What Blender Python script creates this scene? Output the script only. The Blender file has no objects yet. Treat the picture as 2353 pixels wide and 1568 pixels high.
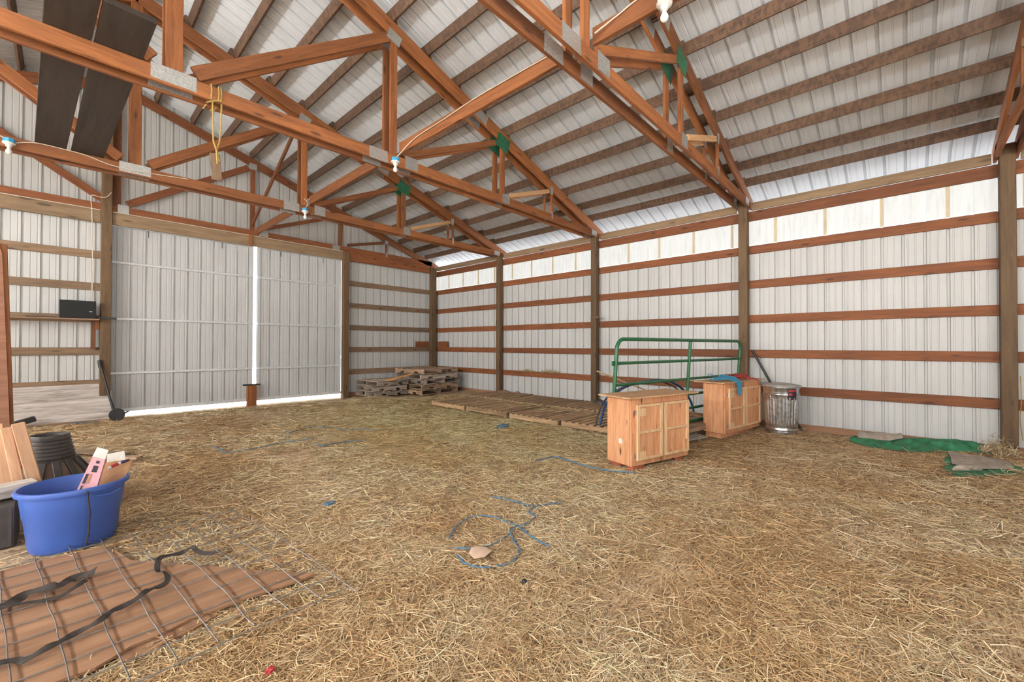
import bpy, bmesh, math, random
import numpy as np
from mathutils import Vector, Matrix, noise
random.seed(7)
rng = np.random.default_rng(11)
S = bpy.context.scene
C = S.collection

# ---------------------------------------------------------------- camera
CH = 1.42                                   # eye height
YAW, PIT, ROL = math.radians(46.9835), math.radians(0.587), math.radians(0.1531)
FPX = 966.03                                # focal length in pixels of the 2353 px frame
def cam_axes():
    cy, sy, cp, sp = math.cos(YAW), math.sin(YAW), math.cos(PIT), math.sin(PIT)
    f = Vector((sy*cp, cy*cp, sp)); r = Vector((cy, -sy, 0)); u = r.cross(f)
    c, s = math.cos(ROL), math.sin(ROL)
    return c*r + s*u, -s*r + c*u, f
CR, CU, CF = cam_axes()
cd = bpy.data.cameras.new('camera'); cam = bpy.data.objects.new('camera', cd); C.objects.link(cam)
cd.sensor_fit = 'HORIZONTAL'; cd.sensor_width = 36.0; cd.lens = FPX/2353*36.0
cd.clip_start = .05; cd.clip_end = 200
cam.matrix_world = Matrix((( CR.x, CU.x, -CF.x, 0), (CR.y, CU.y, -CF.y, 0), (CR.z, CU.z, -CF.z, CH), (0, 0, 0, 1)))
S.camera = cam
def in_view(p, mx=180):
    d = Vector(p) - Vector((0, 0, CH)); z = d.dot(CF)
    if z < .1: return False
    x, y = 1176.5 + FPX*d.dot(CR)/z, 784 - FPX*d.dot(CU)/z
    return -mx < x < 2353+mx and -mx < y < 1568+mx

# ---------------------------------------------------------------- world, lights, exposure
W = bpy.data.worlds.new('world'); S.world = W; W.use_nodes = True
bg = W.node_tree.nodes['Background']
bg.inputs[0].default_value = (.86, .94, 1.0, 1); bg.inputs[1].default_value = 4.0
def portal(name, loc, rot, sx, sy):
    """marks an open doorway so that the sky outside is sampled through it"""
    l = bpy.data.lights.new(name, 'AREA'); l.shape = 'RECTANGLE'; l.size = sx; l.size_y = sy; l.cycles.is_portal = True
    o = bpy.data.objects.new(name, l); C.objects.link(o); o.location = loc; o.rotation_euler = rot
    return o
sun = bpy.data.lights.new('sun', 'SUN'); sun.energy = 150; sun.angle = .01; sun.color = (1, .985, .97)
so = bpy.data.objects.new('sun', sun); C.objects.link(so); so.rotation_euler = (math.radians(8), math.radians(-38), 0)
FD = (-2.8, 2.8, 2.9)                        # open front doorway: x from, x to, height
LD = (1.5, 4.5, 2.2)                          # open side doorway in the left wall: y from, y to, height
portal('front_doorway', ((FD[0]+FD[1])/2, -4.06, FD[2]/2), (math.radians(90), 0, 0), FD[1]-FD[0], FD[2])
portal('side_doorway', (-6.94, (LD[0]+LD[1])/2, LD[2]/2), (math.radians(90), 0, math.radians(-90)), LD[1]-LD[0], LD[2])
portal('right_eave', (8.42, 3.6, 4.06), (math.radians(90), 0, math.radians(90)), 15, .24)
S.view_settings.view_transform = 'Standard'; S.view_settings.look = 'None'
S.view_settings.exposure = -0.30; S.view_settings.gamma = 1.0; S.view_settings.use_curve_mapping = False

# ---------------------------------------------------------------- mesh helpers
class MB:
    def __init__(s): s.v = []; s.f = []; s.m = []; s.cur = 0
    def add(s, vs, fs):
        o = len(s.v); s.v += [tuple(v) for v in vs]
        s.f += [tuple(i+o for i in f) for f in fs]; s.m += [s.cur]*len(fs); return s
    def box(s, c, d, R=None, ch=0.0):
        """box centred on c, full size d, optional rotation, optional chamfer"""
        hx, hy, hz = d[0]/2, d[1]/2, d[2]/2; c = Vector(c)
        if ch <= 0:
            vs = [Vector((x*hx, y*hy, z*hz)) for x in (-1, 1) for y in (-1, 1) for z in (-1, 1)]
            fs = [(0,1,3,2),(4,6,7,5),(0,4,5,1),(2,3,7,6),(0,2,6,4),(1,5,7,3)]
        else:
            vs = []; idx = {}
            for x in (-1, 1):
                for y in (-1, 1):
                    for z in (-1, 1):
                        for a in range(3):
                            q = [x*(hx-ch), y*(hy-ch), z*(hz-ch)]; q[a] = (x*hx, y*hy, z*hz)[a]
                            idx[(x, y, z, a)] = len(vs); vs.append(Vector(q))
            fs = []
            g = lambda x, y, z, a: idx[(x, y, z, a)]
            for t in (-1, 1):
                fs.append([g(t,-1,-1,0), g(t,1,-1,0), g(t,1,1,0), g(t,-1,1,0)][::t])
                fs.append([g(-1,t,-1,1), g(-1,t,1,1), g(1,t,1,1), g(1,t,-1,1)][::t])
                fs.append([g(-1,-1,t,2), g(1,-1,t,2), g(1,1,t,2), g(-1,1,t,2)][::t])
            for p in (-1, 1):
                for q in (-1, 1):
                    k = p*q
                    fs.append([g(p,q,-1,0), g(p,q,-1,1), g(p,q,1,1), g(p,q,1,0)][::k])
                    fs.append([g(p,-1,q,0), g(p,1,q,0), g(p,1,q,2), g(p,-1,q,2)][::k])
                    fs.append([g(-1,p,q,1), g(-1,p,q,2), g(1,p,q,2), g(1,p,q,1)][::k])
            for x in (-1, 1):
                for y in (-1, 1):
                    for z in (-1, 1):
                        fs.append([g(x,y,z,0), g(x,y,z,1), g(x,y,z,2)][::x*y*z])
        return s.add([c + (R @ v if R else v) for v in vs], fs)
    def bar(s, p0, p1, w, h, up=(0, 0, 1), ch=0.0):
        p0, p1 = Vector(p0), Vector(p1); x = (p1-p0).normalized(); u = Vector(up)
        z = (u - x*u.dot(x)).normalized(); y = z.cross(x)
        R = Matrix((x, y, z)).transposed()
        return s.box((p0+p1)/2, ((p1-p0).length, w, h), R, ch)
    def tube(s, pts, r, n=8, closed=False, flat=None):
        pts = [Vector(p) for p in pts]; m = len(pts); rings = []; prev = None
        for i, p in enumerate(pts):
            a = pts[(i-1) % m] if (closed or i > 0) else p
            b = pts[(i+1) % m] if (closed or i < m-1) else p
            t = (b-a).normalized()
            if prev is None:
                ref = Vector((0, 0, 1)) if abs(t.z) < .9 else Vector((1, 0, 0))
                nrm = (ref - t*ref.dot(t)).normalized()
            else: nrm = (prev - t*prev.dot(t)).normalized()
            prev = nrm; bi = t.cross(nrm); rr = r[i] if isinstance(r, (list, tuple)) else r
            rings.append([p + (nrm*math.sin(k*2*math.pi/n)*(flat or 1) + bi*math.cos(k*2*math.pi/n))*rr for k in range(n)])
        vs = [v for q in rings for v in q]; fs = []
        for i in range(m if closed else m-1):
            j = (i+1) % m
            for k in range(n):
                l = (k+1) % n; fs.append((i*n+k, i*n+l, j*n+l, j*n+k))
        if not closed: fs += [tuple(range(n))[::-1], tuple((m-1)*n+k for k in range(n))]
        return s.add(vs, fs)
    def lathe(s, prof, n=32, c=(0, 0, 0), sx=1, sy=1, capb=False, capt=False, fr=None):
        vs = []; fs = []; m = len(prof)
        for i, (r, z) in enumerate(prof):
            for k in range(n):
                a = 2*math.pi*k/n; q = r*(fr(a, i) if fr else 1)
                vs.append((c[0]+q*math.cos(a)*sx, c[1]+q*math.sin(a)*sy, c[2]+z))
        for i in range(m-1):
            for k in range(n):
                l = (k+1) % n; fs.append((i*n+k, i*n+l, (i+1)*n+l, (i+1)*n+k))
        if capb: fs.append(tuple(range(n))[::-1])
        if capt: fs.append(tuple((m-1)*n+k for k in range(n)))
        return s.add(vs, fs)
    def grid(s, P):
        """P: rows of points"""
        a, b = len(P), len(P[0])
        return s.add([p for r in P for p in r], [(i*b+j, i*b+j+1, (i+1)*b+j+1, (i+1)*b+j) for i in range(a-1) for j in range(b-1)])
    def slab(s, P, t):
        """closed sheet: rows of points P thickened downwards by t"""
        a, b = len(P), len(P[0]); n = a*b
        vs = [Vector(p) for r in P for p in r]; vs += [v - Vector((0, 0, t)) for v in vs]
        fs = []
        for i in range(a-1):
            for j in range(b-1):
                q = (i*b+j, i*b+j+1, (i+1)*b+j+1, (i+1)*b+j); fs += [q, tuple(k+n for k in q)[::-1]]
        rim = [i for i in range(b)] + [i*b+b-1 for i in range(1, a)] + [(a-1)*b+j for j in range(b-2, -1, -1)] + [i*b for i in range(a-2, 0, -1)]
        for k in range(len(rim)):
            p, q = rim[k], rim[(k+1) % len(rim)]; fs.append((q, p, p+n, q+n))
        return s.add(vs, fs)
    def prism(s, poly, z0, z1):
        n = len(poly); vs = [(x, y, z0) for x, y in poly] + [(x, y, z1) for x, y in poly]
        fs = [tuple(range(n))[::-1], tuple(range(n, 2*n))] + [(i, (i+1) % n, n+(i+1) % n, n+i) for i in range(n)]
        return s.add(vs, fs)
    def build(s, name, mats, parent=None, smooth=False, M=None):
        me = bpy.data.meshes.new(name); me.from_pydata(s.v, [], s.f)
        mats = mats if isinstance(mats, (list, tuple)) else [mats]
        for m in mats: me.materials.append(m)
        if len(mats) > 1: me.polygons.foreach_set('material_index', s.m)
        bm = bmesh.new(); bm.from_mesh(me); bmesh.ops.recalc_face_normals(bm, faces=bm.faces); bm.to_mesh(me); bm.free()
        if smooth:
            me.polygons.foreach_set('use_smooth', [True]*len(me.polygons))
            try: me.set_sharp_from_angle(angle=math.radians(35))
            except Exception: pass
        o = bpy.data.objects.new(name, me); C.objects.link(o)
        if M is not None: o.matrix_local = M
        if parent: o.parent = parent
        return o
def tag(o, label=None, cat=None, group=None, kind=None):
    if label: o['label'] = label
    if cat: o['category'] = cat
    if group: o['group'] = group
    if kind: o['kind'] = kind
    return o
def empty(name, loc, label, cat, group=None, rz=0.0, rot=None):
    o = bpy.data.objects.new(name, None); C.objects.link(o); o.location = loc
    o.rotation_euler = rot or (0, 0, rz); o.empty_display_size = .1
    return tag(o, label, cat, group)
def beam(name, p0, p1, w, h, mat, parent=None, up=(0, 0, 1), ch=.003, off=(0, 0, 0)):
    """one piece of lumber: mesh x axis runs along the grain; off = parent's location"""
    p0, p1 = Vector(p0)-Vector(off), Vector(p1)-Vector(off); L = (p1-p0).length
    x = (p1-p0)/L; u = Vector(up); z = (u - x*u.dot(x)).normalized(); y = z.cross(x)
    M = Matrix((x, y, z)).transposed().to_4x4(); M.translation = (p0+p1)/2
    mb = MB(); mb.box((0, 0, 0), (L, w, h), None, min(ch, w*.2, h*.2))
    return mb.build(name, mat, parent, M=M)
def copy_thing(o, loc=None, rot=None, label=None, cat=None, group=None):
    def rec(a, par):
        b = a.copy(); C.objects.link(b)
        if par: b.parent = par
        for ch in [q for q in bpy.data.objects if q.parent == a]: rec(ch, b)
        return b
    r = rec(o, None)
    if loc: r.location = loc
    if rot: r.rotation_euler = rot
    return tag(r, label, cat, group)
ORD = ['first', 'second', 'third', 'fourth', 'fifth', 'sixth', 'seventh', 'eighth', 'ninth', 'tenth', 'eleventh', 'twelfth', 'thirteenth', 'fourteenth', 'fifteenth', 'sixteenth']

# ---------------------------------------------------------------- materials
def mat_new(name):
    m = bpy.data.materials.new(name); m.use_nodes = True; nt = m.node_tree
    return m, nt, nt.nodes['Principled BSDF']
def N(nt, t, **k):
    n = nt.nodes.new(t)
    for a, v in k.items(): setattr(n, a, v)
    return n
def mixc(nt, fac, a, b, mode='MIX'):
    n = N(nt, 'ShaderNodeMix', data_type='RGBA', blend_type=mode)
    for sock, v in ((n.inputs[0], fac), (n.inputs[6], a), (n.inputs[7], b)):
        if hasattr(v, 'is_linked') or hasattr(v, 'links'): nt.links.new(v, sock)
        elif isinstance(v, (int, float)): sock.default_value = v
        else: sock.default_value = (*v[:3], 1)
    return n.outputs[2]
def ramp(nt, src, stops):
    r = N(nt, 'ShaderNodeValToRGB'); nt.links.new(src, r.inputs[0]); e = r.color_ramp.elements
    while len(e) < len(stops): e.new(.5)
    for i, (p, c) in enumerate(stops):
        e[i].position = p; e[i].color = (*c, 1) if isinstance(c, (tuple, list)) else (c, c, c, 1)
    return r.outputs[0]
def math_n(nt, op, a, b=None, clamp=False):
    n = N(nt, 'ShaderNodeMath', operation=op, use_clamp=clamp)
    for i, v in enumerate((a, b)):
        if v is None: continue
        if isinstance(v, (int, float)): n.inputs[i].default_value = v
        else: nt.links.new(v, n.inputs[i])
    return n.outputs[0]
def bump(nt, b, h, s=.2, d=.01):
    n = N(nt, 'ShaderNodeBump'); n.inputs['Strength'].default_value = s; n.inputs['Distance'].default_value = d
    nt.links.new(h, n.inputs['Height']); nt.links.new(n.outputs[0], b.inputs['Normal'])
def objco(nt, scale, seeded=True):
    tc = N(nt, 'ShaderNodeTexCoord'); mp = N(nt, 'ShaderNodeMapping'); mp.inputs['Scale'].default_value = scale
    nt.links.new(tc.outputs['Object'], mp.inputs[0])
    if seeded:
        oi = N(nt, 'ShaderNodeObjectInfo'); cb = N(nt, 'ShaderNodeCombineXYZ')
        for i, k in enumerate((37., 91., 53.)): nt.links.new(math_n(nt, 'MULTIPLY', oi.outputs['Random'], k), cb.inputs[i])
        nt.links.new(cb.outputs[0], mp.inputs['Location'])
        return mp.outputs[0], oi.outputs['Random']
    return mp.outputs[0], None
def noise_n(nt, vec, scale, detail=4, rough=.6, dist=0.0):
    n = N(nt, 'ShaderNodeTexNoise'); nt.links.new(vec, n.inputs['Vector'])
    n.inputs['Scale'].default_value = scale; n.inputs['Detail'].default_value = detail
    n.inputs['Roughness'].default_value = rough; n.inputs['Distortion'].default_value = dist
    return n.outputs[0]
def wood(name, dark, light, var=.35, rough=.7, knot=1.0, streak=0.0, sc=1.0, up=False):
    m, nt, b = mat_new(name)
    sw = (lambda a, c, d: (d, c, a)) if up else (lambda a, c, d: (a, c, d))     # up: grain runs along z
    v, r = objco(nt, sw(1.1*sc, 13*sc, 13*sc))
    g = noise_n(nt, v, 1.6, 6, .62, .6)
    f = noise_n(nt, v, 9.0, 3, .6)
    gf = math_n(nt, 'ADD', math_n(nt, 'MULTIPLY', g, .75), math_n(nt, 'MULTIPLY', f, .25))
    col = ramp(nt, gf, [(.32, dark), (.66, light)])
    if knot:
        v2, _ = objco(nt, sw(2.6*sc, 9*sc, 9*sc))
        vo = N(nt, 'ShaderNodeTexVoronoi'); nt.links.new(v2, vo.inputs['Vector']); vo.inputs['Scale'].default_value = .9
        k = ramp(nt, vo.outputs['Distance'], [(.10, 1.0), (.19, 0.0)])
        k = math_n(nt, 'MULTIPLY', k, .75*knot)
        col = mixc(nt, k, col, tuple(c*.28 for c in dark))
    if streak:
        v3, _ = objco(nt, (11, 2, 5))
        s3 = ramp(nt, noise_n(nt, v3, 2.2, 2, .5, .4), [(.46, 0.0), (.56, 1.0)])
        col = mixc(nt, math_n(nt, 'MULTIPLY', s3, streak), col, tuple(min(1, c*1.9) for c in light))
    val = math_n(nt, 'ADD', math_n(nt, 'MULTIPLY', r, var), 1-var*.5)
    hs = N(nt, 'ShaderNodeHueSaturation'); nt.links.new(col, hs.inputs['Color']); nt.links.new(val, hs.inputs['Value'])
    nt.links.new(hs.outputs[0], b.inputs['Base Color']); b.inputs['Roughness'].default_value = rough
    bump(nt, b, gf, .25, .004)
    return m
def plain(name, col, rough=.5, metal=0.0, var=.12, scale=6, spec=.5):
    m, nt, b = mat_new(name); v, r = objco(nt, (1, 1, 1))
    n = noise_n(nt, v, scale, 5, .6)
    c = mixc(nt, ramp(nt, n, [(.3, 0.0), (.7, 1.0)]), tuple(x*(1-var) for x in col), tuple(min(1, x*(1+var)) for x in col))
    nt.links.new(c, b.inputs['Base Color']); b.inputs['Roughness'].default_value = rough; b.inputs['Metallic'].default_value = metal
    b.inputs['Specular IOR Level'].default_value = spec
    return m
def sheet_metal(name, col, rough=.42, dirt=True):
    m, nt, b = mat_new(name)
    tc = N(nt, 'ShaderNodeTexCoord')
    mp = N(nt, 'ShaderNodeMapping'); mp.inputs['Scale'].default_value = (1.6, 1.6, .5); nt.links.new(tc.outputs['Object'], mp.inputs[0])
    n = noise_n(nt, mp.outputs[0], 1.4, 5, .6)
    c = mixc(nt, ramp(nt, n, [(.3, 0.0), (.7, 1.0)]), tuple(x*.88 for x in col), col)
    if dirt:
        n2 = noise_n(nt, tc.outputs['Object'], 9, 6, .7)
        c = mixc(nt, math_n(nt, 'MULTIPLY', ramp(nt, n2, [(.62, 0.0), (.74, 1.0)]), .22), c, (.30, .24, .17))
    nt.links.new(c, b.inputs['Base Color']); b.inputs['Roughness'].default_value = rough
    return m
M_WALL = sheet_metal('wall_metal', (.56, .555, .54))
M_DOOR = sheet_metal('door_metal', (.585, .585, .585))
M_ROOF = sheet_metal('roof_metal', (.66, .69, .72), .35, False)
M_TRUSS = wood('truss_lumber', (.135, .040, .010), (.305, .106, .028), .45)
M_TRUSSP = wood('pale_lumber', (.38, .19, .08), (.62, .37, .18), .25)
M_GIRT = wood('girt_lumber', (.105, .031, .009), (.240, .076, .021), .5)
M_GIRTB = wood('grey_girt_lumber', (.13, .075, .042), (.27, .170, .098), .4)
M_HEAD = wood('header_lumber', (.15, .092, .05), (.29, .19, .105), .25, .75, 1.0, 0, .7)
M_POST = wood('post_lumber', (.066, .036, .015), (.155, .088, .038), .3)
M_PURL = wood('purlin_lumber', (.045, .022, .012), (.115, .062, .034), .4, .75, .6, .30)
M_SKIRT = wood('skirt_lumber', (.20, .10, .05), (.38, .20, .11), .2)
M_DARKPLY = wood('weathered_plank', (.016, .010, .007), (.046, .031, .022), .3, .8, .5, 0, .5)
M_PLATE = plain('galvanized_plate', (.52, .52, .50), .4, .75, .25, 60)
M_GREENP = plain('green_paint_plate', (.018, .115, .055), .5, 0, .3, 14)
M_STEEL = plain('galvanized_rail', (.70, .71, .71), .42, .25, .10, 9)
M_BLACK = plain('black_plastic', (.018, .018, .018), .5, 0, .3)
M_WHITE = plain('white_plastic', (.75, .74, .70), .45)
M_CABLE = plain('cable_sheath', (.58, .50, .40), .5)

# ---------------------------------------------------------------- the building
XW, YB, XR, XL = 8.30, 11.18, .70, -6.90          # girt face of right wall, of back wall, ridge, left wall
ZC = 3.84                                          # underside of the bottom chords
def ztop(x): return 5.78 - .33*(abs(x-XR) - 2.3)   # top of the top chords
def zroof(x): return ztop(x) + .150
YP = [-.97, 2.07, 5.11, 8.15]                      # post lines along the right wall
YFRONT = -4.05
def hf(x, y):
    """height of the trodden ground"""
    t = min(1, max(0, (x-6.0)/1.8)); t = t*t*(3-2*t)
    h = .05*t
    h += .016*noise.noise(Vector((x*.9, y*.9, 1.7))) + .010*noise.noise(Vector((x*3.1, y*3.1, 4.2)))
    for mx, my, r, a in ((4.9, 9.3, .85, .07), (6.0, 8.7, .6, .06), (5.6, 10.2, .6, .05), (3.9, 7.6, .9, .03), (4.9, 4.6, .8, .04), (3.6, 3.5, 1.2, .02)):
        d2 = ((x-mx)**2 + (y-my)**2)/(r*r)
        if d2 < 6: h += a*math.exp(-d2)*(1+.7*noise.noise(Vector((x*5, y*5, 9))))
    if y > 10.6 and x < 5.4: h -= .03*min(1, (y-10.6)/.5)
    return h
PROF = [(0, 0), (.066, 0), (.070, .006), (.080, .006), (.084, 0), (.145, 0), (.149, .006), (.159, .006), (.163, 0), (.186, 0), (.192, .030), (.216, .030), (.223, 0), (.228, 0)]
def corr_cols(u0, u1, pitch=.2286, phase=0.0):
    out = []; k = math.floor((u0-phase)/pitch)-1
    while True:
        base = phase + k*pitch
        if base > u1: break
        for u, d in PROF:
            uu = base+u*pitch/.2286
            if u0 < uu < u1: out.append((uu, d))
        k += 1
    return [(u0, 0)] + out + [(u1, 0)]
def corrugated(name, u0, u1, f, mat, rows=2, phase=0.0, parent=None):
    """f(u, t, depth) -> point; t from 0 (bottom) to 1 (top)"""
    cols = corr_cols(u0, u1, .2286, phase); mb = MB()
    mb.grid([[f(u, i/(rows-1), d) for u, d in cols] for i in range(rows)])
    return mb.build(name, mat, parent)
ST = 'structure'
# floor and the ground outside
def build_floor():
    xs = np.concatenate([np.arange(-7.2, -1.2, .3), np.arange(-1.2, 8.40, .075), [8.42]]); ys = np.concatenate([np.arange(-4.2, 0, .15), np.arange(0, 11.4, .075), [11.42]])
    mb = MB(); mb.grid([[(x, y, hf(x, y)) for x in xs] for y in ys])
    return mb
def hay_floor():
    m, nt, b = mat_new('trodden_hay'); tc = N(nt, 'ShaderNodeTexCoord'); P = tc.outputs['Object']
    def fib(rot, sx, sy, sc):
        w = noise_n(nt, P, 1.1, 2, .5)
        mp = N(nt, 'ShaderNodeMapping'); nt.links.new(P, mp.inputs[0]); mp.inputs['Scale'].default_value = (sx, sy, 1); mp.inputs['Rotation'].default_value = (0, 0, rot)
        ad = N(nt, 'ShaderNodeVectorMath', operation='ADD'); nt.links.new(mp.outputs[0], ad.inputs[0])
        sc2 = N(nt, 'ShaderNodeVectorMath', operation='SCALE'); cb = N(nt, 'ShaderNodeCombineXYZ')
        for i in range(3): nt.links.new(w, cb.inputs[i])
        nt.links.new(cb.outputs[0], sc2.inputs[0]); sc2.inputs['Scale'].default_value = 7
        nt.links.new(sc2.outputs[0], ad.inputs[1])
        return noise_n(nt, ad.outputs[0], sc, 3, .6)
    a, c, d = fib(.35, 2.2, 26, 4.2), fib(-.75, 2.0, 24, 4.0), fib(1.5, 2.4, 22, 4.5)
    mx = math_n(nt, 'MAXIMUM', math_n(nt, 'MAXIMUM', a, c), d)
    big = noise_n(nt, P, .8, 4, .6); mid = noise_n(nt, P, 3.3, 5, .65)
    straw = ramp(nt, mx, [(.46, (.19, .115, .062)), (.55, (.54, .39, .235)), (.68, (.88, .74, .52))])
    brown = ramp(nt, mx, [(.46, (.16, .090, .050)), (.56, (.44, .29, .17)), (.70, (.78, .60, .40))])
    green = ramp(nt, mx, [(.45, (.16, .115, .04)), (.56, (.50, .385, .165)), (.70, (.84, .71, .39))])
    col = mixc(nt, ramp(nt, math_n(nt, 'ADD', math_n(nt, 'MULTIPLY', big, .6), math_n(nt, 'MULTIPLY', mid, .4)), [(.44, 0.0), (.58, 1.0)]), brown, straw)
    # greener loose hay towards the pallets
    sp = N(nt, 'ShaderNodeSeparateXYZ'); nt.links.new(P, sp.inputs[0])
    dx = math_n(nt, 'MULTIPLY', math_n(nt, 'SUBTRACT', sp.outputs[0], 4.9), .42); dy = math_n(nt, 'MULTIPLY', math_n(nt, 'SUBTRACT', sp.outputs[1], 6.4), .23)
    r2 = math_n(nt, 'ADD', math_n(nt, 'MULTIPLY', dx, dx), math_n(nt, 'MULTIPLY', dy, dy))
    gm = math_n(nt, 'ADD', math_n(nt, 'SUBTRACT', 1.15, r2), math_n(nt, 'MULTIPLY', math_n(nt, 'SUBTRACT', mid, .5), 2.2), True)
    col = mixc(nt, math_n(nt, 'MULTIPLY', gm, .65), col, green)
    nt.links.new(col, b.inputs['Base Color']); b.inputs['Roughness'].default_value = .9; b.inputs['Specular IOR Level'].default_value = .15
    bump(nt, b, mx, .7, .02)
    return m
M_HAYF = hay_floor()
tag(build_floor().build('floor', M_HAYF, smooth=True), 'barn floor of trodden straw and dirt', 'floor', kind=ST)
mb = MB(); g = [(-60, -50), (70, -50), (70, 60), (-60, 60)]
mb.add([(x, y, -.12) for x, y in g], [(0, 1, 2, 3)])
tag(mb.build('ground', plain('outside_ground', (.47, .475, .47), .9, 0, .1, .5)), 'sunlit ground outside the barn', 'ground', kind=ST)

mb = MB(); mb.add([(8.5, -40, -.10), (22, -40, -.10), (22, 50, -.10), (8.5, 50, -.10)], [(0, 1, 2, 3)])  # unseen dark strip, added to cut the bounce onto the right eave overhang
tag(mb.build('ground', plain('bounce_dimming_strip', (.085, .088, .095), .9, 0, .2, 2)), 'unseen dark strip added outside the right wall to dim the eave', 'ground', kind=ST)

# right wall sheets, back wall sheets, left wall
XM, YM = XW+.042, YB+.042
tag(corrugated('wall_right', YFRONT, 11.22, lambda u, t, d: (XM+d, u, -.1+t*3.30), M_WALL, 2, .03), 'right wall of white ribbed metal', 'wall', kind=ST)
def back_seg(name, u0, u1, z0, lab):
    ends = [u0] + ([XR] if u0 < XR < u1 else []) + [u1]
    o = None
    cols = corr_cols(u0, u1); cols = sorted(cols + [(XR, 0)]) if u0 < XR < u1 else cols
    mb = MB(); mb.grid([[(u, YM+d, z0) for u, d in cols], [(u, YM+d, zroof(u)) for u, d in cols]])
    return tag(mb.build(name, M_WALL), lab, 'wall', kind=ST)
back_seg('wall_back', XL, .62, -.1, 'back wall of ribbed metal left of the sliding doors')
back_seg('wall_back', .62, 5.26, 3.74, 'ribbed metal gable above the sliding doors')
back_seg('wall_back', 5.26, 8.36, -.1, 'back wall of ribbed metal right of the sliding doors')
for y0, y1, z0, lab in ((YFRONT, LD[0], -.1, 'left wall in front of the open side doorway'), (LD[0], LD[1], LD[2], 'left wall above the open side doorway'), (LD[1], 11.22, -.1, 'left wall behind the open side doorway')):
    tag(corrugated('wall_left', y0, y1, lambda u, t, d: (XL-.05-d, u, z0+t*(3.98-z0)), M_WALL), lab, 'wall', kind=ST)
for x0, x1, z0, lab in ((XL, FD[0], -.1, 'front wall left of the open doorway'), (FD[0], FD[1], FD[2], 'front wall above the open doorway'), (FD[1], 8.36, -.1, 'front wall right of the open doorway')):
    cols = corr_cols(x0, x1); cols = sorted(cols + [(XR, 0)]) if x0 < XR < x1 else cols
    mb = MB(); mb.grid([[(u, YFRONT-d, z0) for u, d in cols], [(u, YFRONT-d, zroof(u)) for u, d in cols]])
    tag(mb.build('wall_front', M_WALL), lab, 'wall', kind=ST)
RX1 = 9.0
tag(corrugated('ceiling', YFRONT-.2, 11.5, lambda u, t, d: (RX1+(XR-RX1)*t, u, zroof(RX1+(XR-RX1)*t)+d), M_ROOF), 'right slope of the ribbed metal roof seen from below', 'ceiling', kind=ST)
tag(corrugated('ceiling', YFRONT-.2, 11.5, lambda u, t, d: (XR-(RX1-XR)*t, u, zroof(RX1+(XR-RX1)*(1-t))+d), M_ROOF), 'left slope of the ribbed metal roof seen from below', 'ceiling', kind=ST)

# translucent strip windows under the right eave
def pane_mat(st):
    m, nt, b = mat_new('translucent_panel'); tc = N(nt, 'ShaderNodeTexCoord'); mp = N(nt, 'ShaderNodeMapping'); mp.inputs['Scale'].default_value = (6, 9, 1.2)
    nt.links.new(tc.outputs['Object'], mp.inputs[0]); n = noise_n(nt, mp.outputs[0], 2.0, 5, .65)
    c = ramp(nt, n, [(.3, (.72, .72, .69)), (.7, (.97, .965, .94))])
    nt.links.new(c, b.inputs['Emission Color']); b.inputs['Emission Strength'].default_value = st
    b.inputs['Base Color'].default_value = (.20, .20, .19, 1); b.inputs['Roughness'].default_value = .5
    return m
M_PANE = pane_mat(.90)
M_SEAM = plain('panel_lap', (.50, .42, .28), .6)
for ns in M_SEAM.node_tree.nodes:
    if ns.type == 'BSDF_PRINCIPLED': ns.inputs['Emission Color'].default_value = (.50, .40, .25, 1); ns.inputs['Emission Strength'].default_value = .18
posts_y = [YFRONT] + YP + [11.16]
bayname = ['beyond the rightmost post', 'above the green tarp', 'above the green gate', 'above the slatted pallet floor', 'next to the back corner']
for i in range(5):
    y0, y1 = posts_y[i]-.0, posts_y[i+1]+.0
    w = corrugated('window_%d' % (i+1), y0+.002, y1-.002, lambda u, t, d: (XM+.012+d, u, 3.205+t*.50), M_PANE, 2, .03)
    tag(w, 'translucent strip window under the eave ' + bayname[i], 'window', kind=ST)
    k = math.ceil((y0-.03)/.6858)
    while .03+k*.6858 < y1-.05:
        y = .03+k*.6858+.205; k += 1
        if y0+.1 < y < y1-.1: MB().box((XM+.006, y, 3.455), (.008, .042, .49)).build('lap_seam', M_SEAM, w)

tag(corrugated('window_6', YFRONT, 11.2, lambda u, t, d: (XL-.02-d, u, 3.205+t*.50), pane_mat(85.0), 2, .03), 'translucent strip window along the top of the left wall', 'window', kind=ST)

# ---------------------------------------------------------------- wall framing
BAY = ['beyond the rightmost post', 'behind the green tarp', 'behind the green gate', 'behind the slatted pallet floor', 'behind the pallet stack']
HT = ['lowest', 'second lowest', 'middle', 'second highest', 'topmost']
for b in range(5):
    y0, y1 = posts_y[b]+.004, posts_y[b+1]-.004
    if b == 0: y0 = -2.6
    for i in range(5):
        z = 3.185 - .61*i - .07
        tag(beam('wall_girt', (XW+.02, y0, z), (XW+.02, y1, z), .036, .14, M_GIRT), '%s reddish wall girt on the right wall %s' % (HT[4-i], BAY[b]), 'girt', 'girts on the right wall')
    tag(beam('eave_girt', (XW+.02, y0, 3.715), (XW+.02, y1, 3.715), .036, .17, M_GIRT), 'dark eave board over the strip window ' + bayname[b], 'girt', 'eave boards on the right wall')
    tag(beam('eave_plate', (XW-.02, y0+.12, 3.872), (XW-.02, y1-.12, 3.872), .036, .135, M_HEAD), 'grey eave plank below the roof edge ' + bayname[b], 'beam', 'grey planks at the right eave')
tag(beam('baseboard_right', (XW+.02, -2.6, .045), (XW+.02, 11.1, .045), .036, .18, M_SKIRT), 'weathered skirt board along the foot of the right wall', 'baseboard', kind=ST)
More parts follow.
